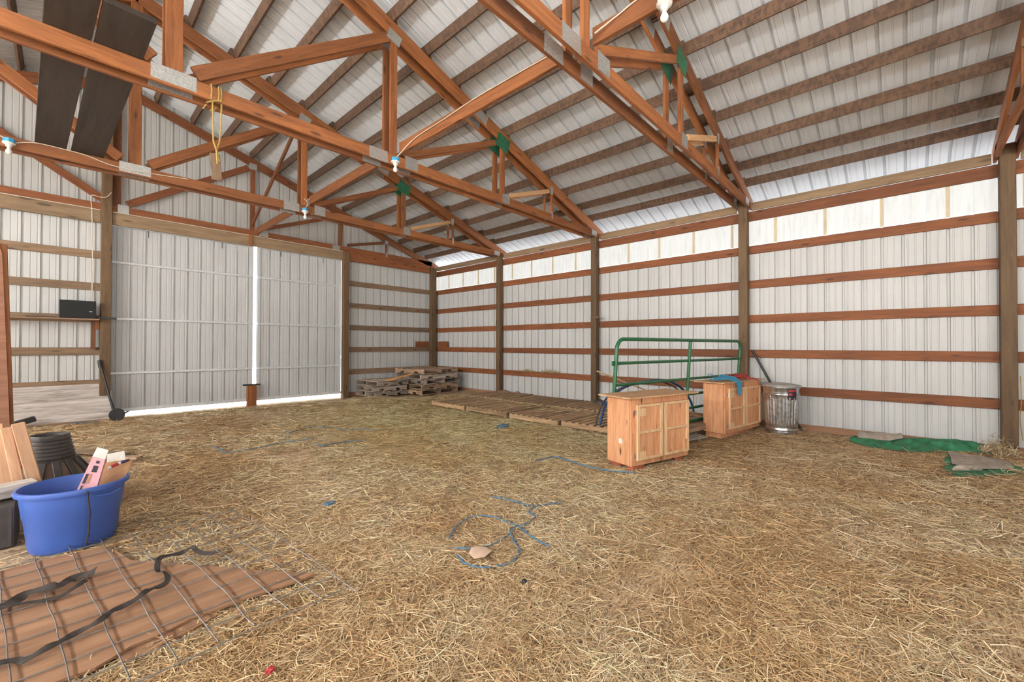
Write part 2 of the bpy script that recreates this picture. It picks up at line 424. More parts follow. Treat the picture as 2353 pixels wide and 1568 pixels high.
tag(beam('baseboard_back', (5.36, YB+.02, .02), (8.2, YB+.02, .02), .036, .18, M_SKIRT), 'skirt board along the back wall right of the doors', 'baseboard', kind=ST)
tag(beam('baseboard_back', (-3.5, YB+.02, -.02), (.48, YB+.02, -.02), .036, .14, M_SKIRT), 'skirt board along the back wall left of the doors', 'baseboard', kind=ST)
for i in range(5):
    z = 3.19 - .61*i - .07
    tag(beam('wall_girt', (5.34, YB+.02, z), (8.26, YB+.02, z), .036, .14, M_GIRTB), '%s wall girt on the back wall right of the doors' % HT[4-i], 'girt', 'girts on the back wall')
    if i != 2 or True:
        tag(beam('wall_girt', (-3.2, YB+.02, z), (.52, YB+.02, z), .036, .14, M_GIRTB), '%s wall girt on the back wall left of the doors' % HT[4-i], 'girt', 'girts on the back wall')
# headers over the doors
def header(p0, p1, lab, m=M_HEAD):
    return tag(beam('header_beam', p0, p1, .038, .24, m), lab, 'beam')
header((-3.2, YB-.085, 3.835), (.485, YB-.085, 3.835), 'grey-brown header plank on the back wall left of the door post')
header((.645, YB-.085, 3.835), (5.165, YB-.085, 3.835), 'long grey-brown header plank above the sliding doors')
header((5.335, YB-.085, 3.835), (8.02, YB-.085, 3.835), 'reddish header plank on the back wall between the right door post and corner post', M_GIRT)
# posts
def post(x0, x1, y0, y1, z1, lab, blocks=True, z0=-.1):
    o = tag(beam('timber_post', ((x0+x1)/2, (y0+y1)/2, z0), ((x0+x1)/2, (y0+y1)/2, z1), y1-y0, x1-x0, M_POST, up=(1, 0, 0), ch=.006), lab, 'post')
    if blocks:
        for s in (-1, 1):
            y = (y1+.021) if s > 0 else (y0-.021)
            bl = beam('bearing_block', ((x0+x1)/2, y, 3.22), ((x0+x1)/2, y, 3.835), .038, .135, M_TRUSS, up=(1, 0, 0))
            bl.matrix_local = o.matrix_local.inverted() @ bl.matrix_local; bl.parent = o
    return o
PL = ['rightmost timber post, behind the right end of the green tarp', 'timber post on the right wall behind the wooden cabinets', 'timber post on the right wall left of the green gate', 'timber post on the right wall right of the pallet stack']
PO = [post(8.155, 8.295, y-.07, y+.07, 4.0, PL[i]) for i, y in enumerate(YP)]
pc = post(8.06, 8.255, 11.03, 11.165, 3.90, 'corner timber post behind the pallet stack', False)
bl = beam('bearing_block', (8.035, 11.09, 3.05), (8.035, 11.09, 3.70), .12, .036, M_TRUSS, up=(1, 0, 0)); bl.matrix_local = pc.matrix_local.inverted() @ bl.matrix_local; bl.parent = pc
pl = post(.49, .64, 11.01, 11.16, 6.2, 'tall timber post at the left side of the sliding doors', False)
for x, z0, z1 in ((.466, 3.22, 4.6), (.668, 3.98, 4.75)):
    bl = beam('side_block', (x, 11.06, z0), (x, 11.06, z1), .10, .038, M_TRUSS, up=(1, 0, 0)); bl.matrix_local = pl.matrix_local.inverted() @ bl.matrix_local; bl.parent = pl
pr = post(5.17, 5.33, 11.01, 11.16, 3.94, 'timber post at the right side of the sliding doors', False)
bl = beam('side_block', (5.353, 11.05, 3.05), (5.353, 11.05, 4.55), .09, .038, M_TRUSS, up=(1, 0, 0)); bl.matrix_local = pr.matrix_local.inverted() @ bl.matrix_local; bl.parent = pr

# ---------------------------------------------------------------- roof trusses
def seen(p0, p1):
    p0, p1 = Vector(p0), Vector(p1)
    return any(in_view(p0.lerp(p1, k/12)) for k in range(13))
def truss(y, lab, zb=3.91, gable=False):
    loc = (XR, y, zb)
    e = empty('roof_truss', loc, lab, 'roof truss', 'roof trusses')
    def mem(nm, a, b, h, up=(0, 0, 1), m=None):
        m = M_GIRT if gable else (m or M_TRUSS)
        p, q = (a[0], y, a[1]), (b[0], y, b[1])
        if seen(p, q): beam(nm, p, q, .038, h, m, e, up, off=loc)
    xh = 8.36
    zc = lambda x: ztop(x)-.0975
    mem('top_chord', (XR+.01, zc(XR+.01)), (xh, zc(xh)), .185)
    mem('top_chord', (XR-.01, zc(XR-.01)), (2*XR-xh, zc(xh)), .185)
    mem('bottom_chord', (-6.6, zb), (4.4, zb), .14)
    mem('bottom_chord', (4.404, zb), (8.12, zb), .14, m=M_TRUSS)
    zt = zb+.072
    mem('king_post', (XR, zt), (XR, ztop(XR)-.21), .13, (1, 0, 0))
    for s in (1, -1):
        f = lambda x: XR + s*(x-XR)
        mem('web_diagonal', (f(.86), zt+.06), (f(2.93), ztop(2.93)-.27), .13)
        mem('web_vertical', (f(3.02), zt), (f(3.02), ztop(3.02)-.20), .10, (1, 0, 0))
        mem('web_diagonal', (f(3.20), zt+.05), (f(5.02), ztop(5.02)-.25), .088)
        mem('web_vertical', (f(5.12), zt), (f(5.12), ztop(5.12)-.20), .10, (1, 0, 0))
        mem('web_diagonal', (f(5.32), zt+.045), (f(6.42), ztop(6.42)-.24), .075, m=M_TRUSSP)
        mem('web_vertical', (f(6.50), zt), (f(6.50), ztop(6.50)-.20), .055, (1, 0, 0))
    yf = -.0215                                   # plates on the camera side
    def plate(x, z, w, h, ang=0, m=M_PLATE, nm='gusset_plate', lab=None):
        if not seen((x, y, z), (x, y, z)): return
        M = Matrix.Translation((x-XR, yf, z-zb)) @ Matrix.Rotation(-ang, 4, 'Y')
        mb = MB(); mb.box((0, 0, 0), (w, .003, h)); o = mb.build(nm, m, e, M=M)
        if lab: o['label'] = lab
    sl = -math.atan(.33)
    if not gable:
        plate(XR, zb+.02, .34, .14); plate(2.80, zb, .26, .15); plate(3.30, zb+.03, .20, .17)
        plate(3.02, ztop(3.02)-.21, .20, .15, sl); plate(4.45, zb, .22, .12) if False else None
        mb = MB(); plate(5.12, ztop(5.12)-.20, .30, .25, sl*1.0, M_GREENP, 'gusset_plate', 'dark green painted plywood gusset')
        plate(5.20, zb+.03, .17, .16); plate(6.48, ztop(6.48)-.20, .08, .15); plate(6.50, zb+.05, .05, .14)
        plate(8.02, zb+.0, .20, .12, sl*.3); plate(4.62, ztop(4.62)-.1, .26, .16, sl)
    else:
        plate(.80, zb+.02, .16, .16); plate(3.25, zb+.02, .2, .12); plate(3.02, ztop(3.02)-.19, .16, .14); plate(6.5, ztop(6.5)-.2, .1, .12); plate(6.5, zb+.04, .06, .13); plate(5.0, zb, .2, .12)
    return e
TL = ['that meets the rightmost post', 'that meets the post behind the cabinets', 'that meets the post left of the green gate', 'that meets the post right of the pallet stack']
for i, y in enumerate(YP):
    truss(y-.091, 'near one of the paired roof trusses ' + TL[i]); truss(y+.091, 'far one of the paired roof trusses ' + TL[i])
truss(YB-.045, 'gable roof truss standing on the header at the back wall', 4.03, True)

# purlins
PX = [.76, 1.30, 1.90, 2.47, 3.02, 3.58, 4.14, 4.68, 5.24, 5.82, 6.40, 6.98, 7.52, 7.95]
segs = [(-2.4, YP[0]-.08), (YP[0]-.10, YP[1]+.10), (YP[1]-.10, YP[2]+.10), (YP[2]-.10, YP[3]+.10), (YP[3]-.10, YB+.03)]
BN = ['nearest the rightmost edge', 'over the green tarp bay', 'over the green gate bay', 'over the slatted pallet floor bay', 'in the bay against the back gable']
for side in (1, -1):
    for k, x0 in enumerate(PX):
        for b, (a, c) in enumerate(segs):
            x = XR + side*(x0-XR) + (.021 if b % 2 else -.021)
            z = ztop(x) + .074
            p, q = (x, a, z), (x, c, z)
            if not seen(p, q): continue
            lab = '%s purlin from the ridge, %s slope, %s' % (ORD[k], 'right' if side > 0 else 'left', BN[b])
            tag(beam('roof_purlin', p, q, .038, .14, M_PURL if k > 3 or side < 0 else M_PURL, up=(-.33*-side*-1, 0, 1)), lab, 'purlin', 'roof purlins')
# braces
for i, (a, c) in enumerate([(YP[0]+.12, YP[1]-.115), (YP[1]+.115, YP[2]-.115), (YP[2]+.115, YP[3]-.115), (YP[3]+.115, YB-.07)]):
    nm = ['between the two nearest roof trusses', 'between the second and third roof truss pairs', 'between the third truss pair and the one before the back', 'between the last truss pair and the back gable'][i]
    tag(beam('lateral_brace', (3.12, a, 4.09), (3.12, c, 4.09), .038, .15, M_TRUSS), 'orange lengthwise brace ' + nm, 'brace', 'lengthwise braces on the bottom chords')
tag(beam('sway_brace', (3.00, YB-.10, 4.20), (3.00, YP[3]+.14, 5.60), .038, .09, M_GIRT), 'dark slanting sway brace rising from the back gable to the next truss', 'brace')

# ---------------------------------------------------------------- sliding doors
def sliding_door(n, x0, x1, lab):
    y = YB+.105
    d = corrugated('door_%d' % n, x0, x1, lambda u, t, dd: (u, y+dd, .11+t*3.68), M_DOOR, 2, .05)
    tag(d, lab, 'door', kind=ST)
    for z in (3.035, 1.93, .865):
        mb = MB(); mb.box(((x0+x1)/2, y-.021, z-.01), (x1-x0-.02, .034, .05), None, .008); mb.build('door_rail', M_STEEL, d)
    for z, h in ((3.755, .06), (.125, .07)):
        mb = MB(); mb.box(((x0+x1)/2, y-.018, z), (x1-x0, .03, h)); mb.build('door_frame', M_STEEL, d)
    for x in (x0+.045, x1-.045):
        mb = MB(); mb.box((x, y-.012, 1.95), (.09 if n == 1 else .06, .016, 3.6)); mb.build('door_stile', M_DOOR, d)
    for k in (1, 3):
        x = x0 + (x1-x0)*k/4; mb = MB(); mb.box((x, y-.04, 3.66), (.012, .006, .14)); mb.build('hanger_bolt', M_BLACK, d)
    return d
sliding_door(1, .56, 3.085, 'left sliding door of pale ribbed metal')
sliding_door(2, 3.165, 5.225, 'right sliding door of pale ribbed metal')
# ---------------------------------------------------------------- materials for loose things
M_PINE = wood('pine_board', (.46, .19, .080), (.78, .40, .205), .12, .6, 1.3, 0, 1.3, True)
M_OFFCUT = wood('cut_lumber', (.34, .17, .09), (.58, .34, .20), .25, .7, .6)
M_PINEL = wood('pine_trim', (.54, .33, .17), (.84, .58, .34), .15, .6, .4, 0, 1.2, True)
M_PLYTOP = wood('plywood_sheet', (.20, .098, .05), (.36, .195, .108), .12, .75, .25, 0, .6)
M_PLYPALE = wood('pale_plywood', (.34, .18, .09), (.60, .36, .19), .12, .7, .3, 0, .6)
M_BLUESTR = plain('blue_string', (.025, .165, .27), .6, 0, .3, 30)
M_PALLET = wood('pallet_board', (.14, .085, .056), (.48, .32, .205), .7, .85, .4)
M_PALGREY = wood('grey_pallet_board', (.15, .115, .092), (.48, .385, .31), .5, .85, .3)
M_FLOORP = wood('slat_floor_board', (.15, .083, .042), (.50, .325, .18), .55, .85, .3)
M_WHITEW = wood('flaking_white_board', (.24, .19, .16), (.66, .60, .55), .25, .8, .3)
M_FRESH = wood('fresh_orange_board', (.55, .22, .06), (.85, .42, .14), .1)
M_GREEN = plain('green_tube_paint', (.010, .100, .036), .35, 0, .2)
M_GALV = plain('galvanized_steel', (.55, .57, .59), .25, .95, .35, 22)
M_GALVD = plain('dusty_galvanized_lid', (.42, .40, .37), .55, .5, .2, 12)
M_BLUE = plain('blue_tub_plastic', (.052, .115, .40), .38, 0, .1, 3)
M_GREYP = plain('dark_ribbed_plastic', (.060, .050, .046), .5, 0, .35, 8)
M_TARP = plain('green_tarp_cloth', (.028, .165, .075), .6, 0, .35, 12)
M_TARPB = plain('grey_tarp_lining', (.36, .30, .25), .7, 0, .3, 14)
M_TWINE = plain('blue_twine', (.085, .165, .245), .7, 0, .35, 30)
M_ROPE = plain('yellow_rope', (.30, .20, .055), .8, 0, .3, 60)
M_RED = plain('red_strap', (.42, .03, .035), .6, 0, .3, 20)
M_WIRE = plain('galvanized_wire', (.20, .18, .17), .45, .6, .3, 20)
M_STRAP = plain('black_webbing', (.040, .030, .025), .8, 0, .3, 30)
M_BLUEBOX = plain('blue_outlet_box', (.03, .26, .46), .45)
M_BULB = plain('bulb_glass', (.80, .79, .74), .2)
M_CARD = plain('cardboard', (.42, .215, .10), .8, 0, .12)
M_PINK = plain('faded_pink_carton', (.66, .33, .36), .6, 0, .1)
M_OFFW = plain('white_carton_flap', (.70, .66, .60), .6, 0, .06)
M_BRICK = plain('red_brick', (.34, .085, .045), .85, 0, .3, 14)
M_LABEL = plain('dark_label', (.028, .022, .03), .4)
M_STONE = plain('brown_lump', (.24, .14, .085), .9, 0, .35, 14)
M_HOSE = plain('blue_black_pipe', (.022, .055, .14), .4, 0, .3)
M_SPK = plain('speaker_cloth', (.012, .012, .012), .85, 0, .25, 90)

# ---------------------------------------------------------------- light fixtures and cables
def fixture(x, y, z, lab, boxm):
    e = empty('lamp_holder', (x, y, z), lab, 'light', 'bare bulb lamp holders')
    mb = MB(); mb.lathe([(.052, 0), (.052, .045), (.046, .05)], 8, capb=True, capt=True); mb.build('junction_box', boxm, e)
    mb = MB(); mb.lathe([(.020, -.055), (.026, -.05), (.030, -.03), (.056, -.014), (.057, -.001)], 24, capb=True, capt=True); mb.build('socket', M_WHITE, e, True)
    mb = MB(); mb.lathe([(.001, -.142), (.014, -.139), (.026, -.126), (.030, -.110), (.027, -.094), (.016, -.075), (.014, -.056)], 24, capb=True, capt=True); mb.build('bulb', M_BULB, e, True)
fixture(3.02, 8.0, 3.865, 'bare bulb in a blue box on the middle of the third truss pair', M_BLUEBOX)
fixture(-.46, 8.0, 3.885, 'bare bulb in a blue box near the two dark planks overhead', M_BLUEBOX)
fixture(3.02, 4.955, 3.87, 'bare bulb in a blue box where two braces meet the second truss pair', M_BLUEBOX)
fixture(3.055, 1.30, 3.985, 'bare bulb in a white box on the brace at the top edge of the photo', M_WHITE)
def cable(pts, r, lab, m=M_CABLE, cat='cable', nm='electrical_cable', sub=5):
    P = [Vector(p) for p in pts]; out = []
    for i in range(len(P)-1):
        a, b, c, d = P[max(i-1, 0)], P[i], P[i+1], P[min(i+2, len(P)-1)]
        for k in range(sub):
            t = k/sub; out.append(.5*((2*b) + (c-a)*t + (2*a-5*b+4*c-d)*t*t + (3*b-a-3*c+d)*t**3))
    out.append(P[-1])
    mb = MB(); mb.tube(out, r, 6); return tag(mb.build(nm, m, None, True), lab, cat)
yt = 8.02
cable([(-.75, yt, 3.955), (-.53, yt, 3.951), (-.44, yt, 3.90), (-.25, yt, 3.965), (.05, yt, 3.968), (.21, yt, 3.955), (.47, yt, 3.90), (.79, yt, 3.905), (1.24, yt, 3.95), (1.3, yt, 3.955)], .006, 'white cable draped along the last truss bottom chord by the dark planks')
cable([(3.02, 7.99, 3.915), (3.05, 7.98, 4.02), (2.99, 7.98, 4.09), (3.03, 7.98, 4.06), (3.085, 7.95, 4.1)], .005, 'short white cable looping above the bulb on the third truss pair')
cable([(3.02, 4.95, 3.92), (3.06, 4.90, 3.98), (3.085, 4.6, 4.09), (3.09, 4.0, 4.12), (3.09, 3.4, 4.15), (3.09, 2.6, 4.14), (3.09, 2.25, 4.13)], .006, 'white cable running along the brace from the middle bulb')
cable([(3.05, 1.9, 4.06), (3.085, 1.7, 4.13), (3.085, 1.5, 4.16), (3.06, 1.33, 4.04)], .006, 'white cable on the brace near the bulb at the top edge')
cable([(.62, 10.98, 4.30), (.56, 10.97, 4.20), (.47, 10.97, 4.17), (.37, 11.0, 4.19), (.35, 11.06, 4.15), (.36, 11.08, 4.0), (.37, 11.07, 3.8), (.375, 11.07, 3.4), (.385, 11.14, 3.0), (.385, 11.14, 2.3), (.40, 11.10, 1.74)], .007, 'pale cable hanging down beside the tall left door post to the power strip')
cable([(-3, YB-.113, 3.955), (.48, YB-.113, 3.955)], .008, 'straight pale conduit along the header left of the tall door post', cat='conduit', nm='conduit')
cable([(.65, YB-.113, 3.955), (5.16, YB-.113, 3.955)], .008, 'straight pale conduit along the header above the sliding doors', cat='conduit', nm='conduit')

# dark planks lying across the truss chords, rope with a hanging block
def plank(p0, p1, w, lab):
    return tag(beam('plank', p0, p1, w, .045, M_DARKPLY), lab, 'plank', 'dark planks on the truss chords')
plank((-.13, 8.35, 4.005), (.087, 3.2, 4.005), .278, 'long dark plank overhead, the left one of two')
plank((.21, 8.35, 4.007), (.345, 4.36, 4.007), .31, 'shorter dark plank overhead with a splintered end, the right one of two')
rp = [(.97+.06*k, 4.985-.004, 3.98) for k in range(0)]
mb = MB()
for x in (.985, 1.045, 1.065):
    mb.tube([(x, 4.985, 3.84), (x+.004, 4.981, 3.92), (x, 4.985, 3.988), (x, 5.03, 3.992), (x, 5.225, 3.992), (x, 5.232, 3.92), (x-.02, 5.22, 3.83), (x-.015, 5.10, 3.828)], .0075, 6)
mb.tube([(1.0, 5.0, 3.83), (1.005, 5.0, 3.6), (1.01, 5.0, 3.44), (1.035, 5.0, 3.36), (1.045, 5.0, 3.22)], .008, 6)
mb.tube([(1.075, 5.0, 3.83), (1.07, 5.0, 3.6), (1.06, 5.0, 3.44), (1.04, 5.01, 3.37), (1.06, 5.0, 3.24)], .008, 6)
mb.tube([(.95, 5.0, 3.80), (1.0, 4.99, 3.83), (1.07, 4.98, 3.86)], .008, 6)
tag(mb.build('rope', M_ROPE, None, True), 'yellow rope looped over the second truss chord', 'rope')
tag(beam('wood_block', (1.045, 5.012, 3.06), (1.03, 5.035, 3.33), .018, .085, M_DARKPLY if 0 else M_GIRTB, up=(1, 0, 0)), 'small wooden block dangling from the yellow rope', 'wood block')

# ---------------------------------------------------------------- things at the back wall
e = empty('wall_shelf', (-.1, 11.0, 1.86), 'narrow wooden shelf on the back wall under the black speaker', 'shelf')
beam('shelf_board', (-1.2, 11.0, 1.873), (.478, 11.0, 1.873), .30, .026, M_GIRTB, e, off=(-.1, 11.0, 1.86))
beam('bracket', (.405, 11.10, 1.33), (.405, 11.10, 1.855), .11, .06, M_GIRT, e, up=(1, 0, 0), off=(-.1, 11.0, 1.86))
beam('bracket', (.455, 11.07, 1.70), (.455, 11.07, 1.855), .11, .055, M_TRUSS, e, up=(1, 0, 0), off=(-.1, 11.0, 1.86))
e = empty('speaker', (.195, 10.97, 1.888), 'black rectangular speaker box standing on the wooden wall shelf', 'speaker')
mb = MB(); mb.box((0, 0, .16), (.465, .20, .32), None, .006); mb.build('cabinet', M_BLACK, e)
mb = MB(); mb.box((0, -.103, .16), (.445, .010, .30), None, .003); mb.build('grille', M_SPK, e)
mb = MB(); mb.box((.165, -.109, .125), (.040, .003, .008)); mb.build('badge', M_WHITE, e)
tag(beam('latch_bar', (.45, 10.985, 1.912), (.715, 10.985, 1.908), .03, .034, M_BLACK), 'black metal bar sticking out past the tall left door post at shelf height', 'bar')
tag(beam('flat_bar', (-.42, 10.90, 1.8955), (-.06, 10.90, 1.8955), .05, .012, M_BLACK), 'dark flat bar lying on the wall shelf left of the speaker', 'bar')
e = empty('power_strip', (.40, 11.10, 1.63), 'small white power strip hanging under the shelf next to the door post', 'power strip')
mb = MB(); mb.box((0, 0, 0), (.05, .035, .19), None, .006); mb.build('housing', M_WHITE, e)
for k in range(3):
    mb = MB(); mb.box((0, -.019, .055-.055*k), (.026, .004, .026)); mb.build('socket', M_BLACK, e)
e = empty('siding_boards', (-.1, 11.0, 0), 'white flaking wooden siding leaning on the back wall under the shelf', 'wood panel')
for k in range(5):
    z = .07+.133*k; y = 10.93+.033*k
    x1 = .665-.006*abs(2-k)
    o = beam('siding_board', (-1.3, y, z), (x1, y, z+.010), .022, .137, M_WHITEW, e, up=(0, .25, 1), off=(-.1, 11.0, 0))
tag(beam('floor_board', (-1.0, 10.86, .012), (.62, 10.86, .012), .05, .05, M_PALLET), 'dark board on the ground at the foot of the white siding', 'board')
e = empty('scraper_tool', (.69, 10.78, .05), 'black long handled tool with a round head leaning on the left door post', 'tool')
mb = MB(); mb.tube([(-.20, .20, 1.05), (-.10, .12, .55), (0, .02, .06)], [.020, .020, .022], 10); mb.build('handle', M_BLACK, e, True)
mb = MB(); mb.tube([(-.205, .205, 1.07), (-.19, .19, .93)], .030, 10); mb.build('grip', M_BLACK, e, True)
mb = MB(); mb.lathe([(.02, -.02), (.105, -.02), (.115, 0), (.105, .02), (.02, .02)], 28, capb=True, capt=True); mb.build('head', M_BLACK, e, True, M=Matrix.Translation((.03, -.02, .055)) @ Matrix.Rotation(math.radians(82), 4, 'X'))
mb = MB(); mb.tube([(.10, -.02, .06), (.20, -.03, .10)], [.03, .006], 8); mb.build('spike', M_BLACK, e, True)
tag(MB().box((0, 0, 0), (.24, .09, .09), None, .012).build('black_block', M_BLACK, M=Matrix.Translation((-.40, 10.72, .13)) @ Matrix.Rotation(.15, 4, 'Z') @ Matrix.Rotation(-.28, 4, 'Y')), 'black plastic block lying against the white siding at the left', 'block')
e = empty('door_guide_post', (3.04, 11.15, -.02), 'short wooden stub post with a black cap bar where the sliding doors meet', 'post')
beam('stub', (0, 0, 0), (0, 0, .485), .07, .20, M_TRUSS, e, up=(1, 0, 0), ch=.01)
mb = MB(); mb.box((0, -.0, .503), (.36, .05, .035), None, .008); mb.build('cap_bar', M_BLACK, e)
tag(beam('wood_cleat', (2.967, 11.052, 3.70), (2.967, 11.052, 3.97), .036, .066, M_TRUSS, up=(1, 0, 0)), 'small orange wood cleat on the header over the gap between the doors', 'wood cleat')
tag(beam('cross_board', (7.55, YB-.022, 1.445), (8.03, YB-.022, 1.445), .036, .18, M_GIRT), 'short board left of the corner post above the pallet stack', 'board')
tag(beam('cross_board', (XW-.022, 10.47, 1.445), (XW-.022, 11.0, 1.445), .036, .18, M_GIRT), 'short board right of the corner post on the right wall', 'board')
tag(beam('wood_peg', (8.135, 5.16, 2.03), (8.13, 4.94, 2.06), .035, .05, M_POST), 'small dark wood peg nailed across the post left of the green gate', 'wood peg')

# ---------------------------------------------------------------- pallets
def pallet(nm, w, d, nt, nb, m, loc, rz, lab, group, rx=0, ry=0, hgt=.135, slat=.095, xdir=True):
    """boards run along local x (w); stringers along local y (d)"""
    e = empty(nm, loc, lab, 'pallet', group, rot=(rx, ry, rz))
    for k in range(3):
        x = -w/2 + .02 + (w-.04)*k/2
        mb = MB(); h = hgt-.040
        if k == 1 or hgt < .12: mb.box((0, 0, 0), (d, .038, h), None, .003)
        else:
            mb.box((0, 0, h*.24), (d, .038, h*.52), None, .003)
            for q, ln in ((-.40, .20), (0, .34), (.40, .20)): mb.box((q*d, 0, -h*.26-.001), (ln*d, .038, h*.48))
        M = Matrix.Translation((x, 0, hgt/2)) @ Matrix.Rotation(math.pi/2, 4, 'Z'); mb.build('stringer', m, e, M=M)
    for k in range(nt):
        y = -d/2 + slat/2 + (d-slat)*k/(nt-1)
        beam('deck_board', (-w/2, y, hgt-.0095), (w/2, y, hgt-.0095), slat, .018, m, e)
    for k in range(nb):
        y = -d/2 + slat/2 + (d-slat)*k/(nb-1)
        beam('bottom_board', (-w/2, y, .0095), (w/2, y, .0095), slat, .018, m, e)
    return e
PS = [(0, 7.35, 10.18, .03, 'lowest reddish pallet of the tall stack in the back corner', M_PALLET), (1, 7.33, 10.20, -.02, 'second pallet from the bottom of the tall corner stack', M_PALLET),
      (2, 7.40, 10.20, .05, 'middle pallet of the tall stack in the back corner', M_PALGREY), (3, 7.36, 10.22, -.03, 'second pallet from the top of the tall corner stack', M_PALGREY),
      (4, 7.32, 10.18, .06, 'topmost pallet of the tall stack in the back corner', M_PALLET)]
for k, x, y, a, lab, m in PS:
    pallet('pallet', 1.32, 1.22, 6, 4, m, (x-.08+.04*(k % 3), y-.03*(k % 2), .055+.143*k), a*1.8 + (math.pi/2 if k in (1, 3) else 0), lab, 'pallets stacked in the back corner', ry=(0, 0, .004, -.004, 0)[k])
PS = [(0, 6.14, 10.62, .02, 'lowest grey pallet of the low stack by the right door post'), (1, 6.12, 10.60, -.03, 'middle grey pallet of the low stack by the right door post'), (2, 6.16, 10.61, .05, 'topmost grey pallet of the low stack by the right door post')]
for k, x, y, a, lab in PS:
    pallet('pallet', 1.0, 1.0, 6, 4, M_PALGREY, (x-.06, y, .05+.138*k), a*1.8 + math.pi/2, lab, 'pallets stacked by the right door post')
tag(beam('loose_board', (5.86, 10.02, .475), (6.76, 10.04, .63), .13, .024, M_FRESH), 'bright orange board leaning on the tall pallet stack', 'board')
tag(beam('loose_board', (5.75, 10.95, .462), (6.6, 10.85, .462), .10, .02, M_PALLET), 'brown board lying on the low pallet stack', 'board')
n = 0
rows = ['nearest the cabinets', 'second from the cabinets', 'second from the pallet stacks', 'nearest the pallet stacks']
for i in range(4):
    for j in range(2):
        pallet('floor_pallet', 1.14, 1.17, 9, 3, M_FLOORP, (6.42+1.17*j+.02*(i % 2), 3.72+1.24*i+.03*j, hf(6.4+1.17*j, 3.7+1.24*i)+.012), .015*(-1)**(i+j),
               'flat slatted pallet of the floor row %s, on the %s side' % (rows[i], 'wall' if j else 'open'), 'pallets laid flat along the right wall', hgt=.115, slat=.082)

# ---------------------------------------------------------------- green gate, cabinets, trash can
GP = Vector((4.72, 2.69, 0)); GQ = Vector((8.05, 2.16, 0)); gd = (GQ-GP).normalized(); GL = (GQ-GP).length
e = empty('tube_gate', (GP.x, GP.y, .27), 'green tubular steel farm gate leaning behind the wooden cabinets', 'gate', rot=(math.radians(4), 0, math.atan2(gd.y, gd.x)))
R_ = .024; H_ = 1.235
def arc(cx, cz, r, a0, a1, n=8): return [(cx+r*math.cos(a0+(a1-a0)*k/n), 0, cz+r*math.sin(a0+(a1-a0)*k/n)) for k in range(n+1)]
loop = arc(.13, .13, .13, math.pi*1.5, math.pi) + arc(.13, H_-.13, .13, math.pi, math.pi/2) + arc(GL-.13, H_-.13, .13, math.pi/2, 0) + arc(GL-.13, .13, .13, 0, -math.pi/2)
mb = MB(); mb.tube(loop, R_, 12, True); mb.build('frame', M_GREEN, e, True)
for z in (.205, .42, .655, .93):
    mb = MB(); mb.tube([(.02, 0, z), (GL-.02, 0, z)], R_*.85, 10); mb.build('rail', M_GREEN, e, True)
mb = MB(); mb.tube([(GL*.505, -.012, .03), (GL*.505, -.012, H_-.02)], R_*.95, 10); mb.build('upright', M_GREEN, e, True)
mb = MB(); mb.box((-.045, 0, .93), (.05, .02, .06)); mb.build('hinge_lug', M_GREEN, e)
def cabinet(loc, rz, w, d, h, lab, toe, latch):
    e = empty('wooden_cabinet', loc, lab, 'cabinet', 'wooden cabinets', rz)
    t = .02
    mb = MB()
    mb.box((t/2, d/2+t/2, h/2), (t, d-t, h), None, .002); mb.box((w-t/2, d/2+t/2, h/2), (t, d-t, h), None, .002); mb.box((w/2, d-t/2, h/2), (w-2*t, t, h)); mb.box((w/2, d/2, t/2), (w-2*t, d-t, t)); mb.box((w/2, d/2, h-t/2), (w-2*t, d-t, t))
    mb.build('carcass', M_PINE, e)
    mb = MB(); b = .075*w
    for x0, x1, z0, z1 in ((0, b, 0, h), (w-b*.5, w, 0, h), (w/2-.02, w/2+.03, 0, h), (b, w-b*.5, 0, .085), (b, w-b*.5, h-.085, h)):
        mb.box(((x0+x1)/2, .002, (z0+z1)/2), (x1-x0, .022, z1-z0))
    mb.build('face_frame', M_PINE, e)
    for s, (x0, x1) in enumerate(((b-.015, w/2-.008), (w/2+.022, w-b*.32))):
        z0, z1 = .065, h-.075
        dr = MB(); dr.box(((x0+x1)/2, -.020, (z0+z1)/2), (x1-x0, .018, z1-z0)); dr = dr.build('door', M_PINE, e)
        fr = MB(); f = .042; y = -.038; yd = .020
        for a0, a1, c0, c1 in ((x0, x0+f, z0, z1), (x1-f, x1, z0, z1), (x0+f, x1-f, z0, z0+f*.7), (x0+f, x1-f, z1-f*.7, z1), (x0+f, x1-f, (z0+z1)/2-.014, (z0+z1)/2+.014)):
            fr.box(((a0+a1)/2, y, (c0+c1)/2), (a1-a0, yd, c1-c0), None, .002)
        fr.build('door_frame', M_PINEL, dr)
        if s == 0:
            for z in (z0+.05, z1-.09):
                hg = MB(); hg.box((x0-.010, -.022, z), (.018, .022, .055), None, .003); hg.build('hinge', M_GALV, dr)
                pt = MB(); pt.box((x0+f+.055, -.0315, z-.0), (.11, .006, .09)); pt.build('corner_patch', M_PINEL, dr)
    if toe:
        mb = MB(); mb.box((w/2, d/2+.03, -toe/2), (w-.10, d-.08, toe)); mb.build('toe_kick', M_PINE, e)
    if latch:
        mb = MB(); mb.box((w-.075, -.036, .13), (.075, .02, .17), None, .003); mb.build('latch_plate', M_PINE, e)
        mb = MB(); mb.box((-.0015, d*.42, h*.34), (.003, .05, .055)); mb.build('sticker', M_WHITE, e)
    return e
cabinet((4.36, 2.245, .062), math.radians(-14.8), 1.007, .362, .767, 'wooden cabinet with two doors raised on bricks, nearest the camera', 0, True)
cabinet((6.637, 1.929, .125), math.radians(-9.9), 1.127, .322, .74, 'wooden cabinet with two doors next to the galvanized trash can', .085, False)
def rotp(loc, a, x, y, z): return (loc[0]+x*math.cos(a)-y*math.sin(a), loc[1]+x*math.sin(a)+y*math.cos(a), loc[2]+z)
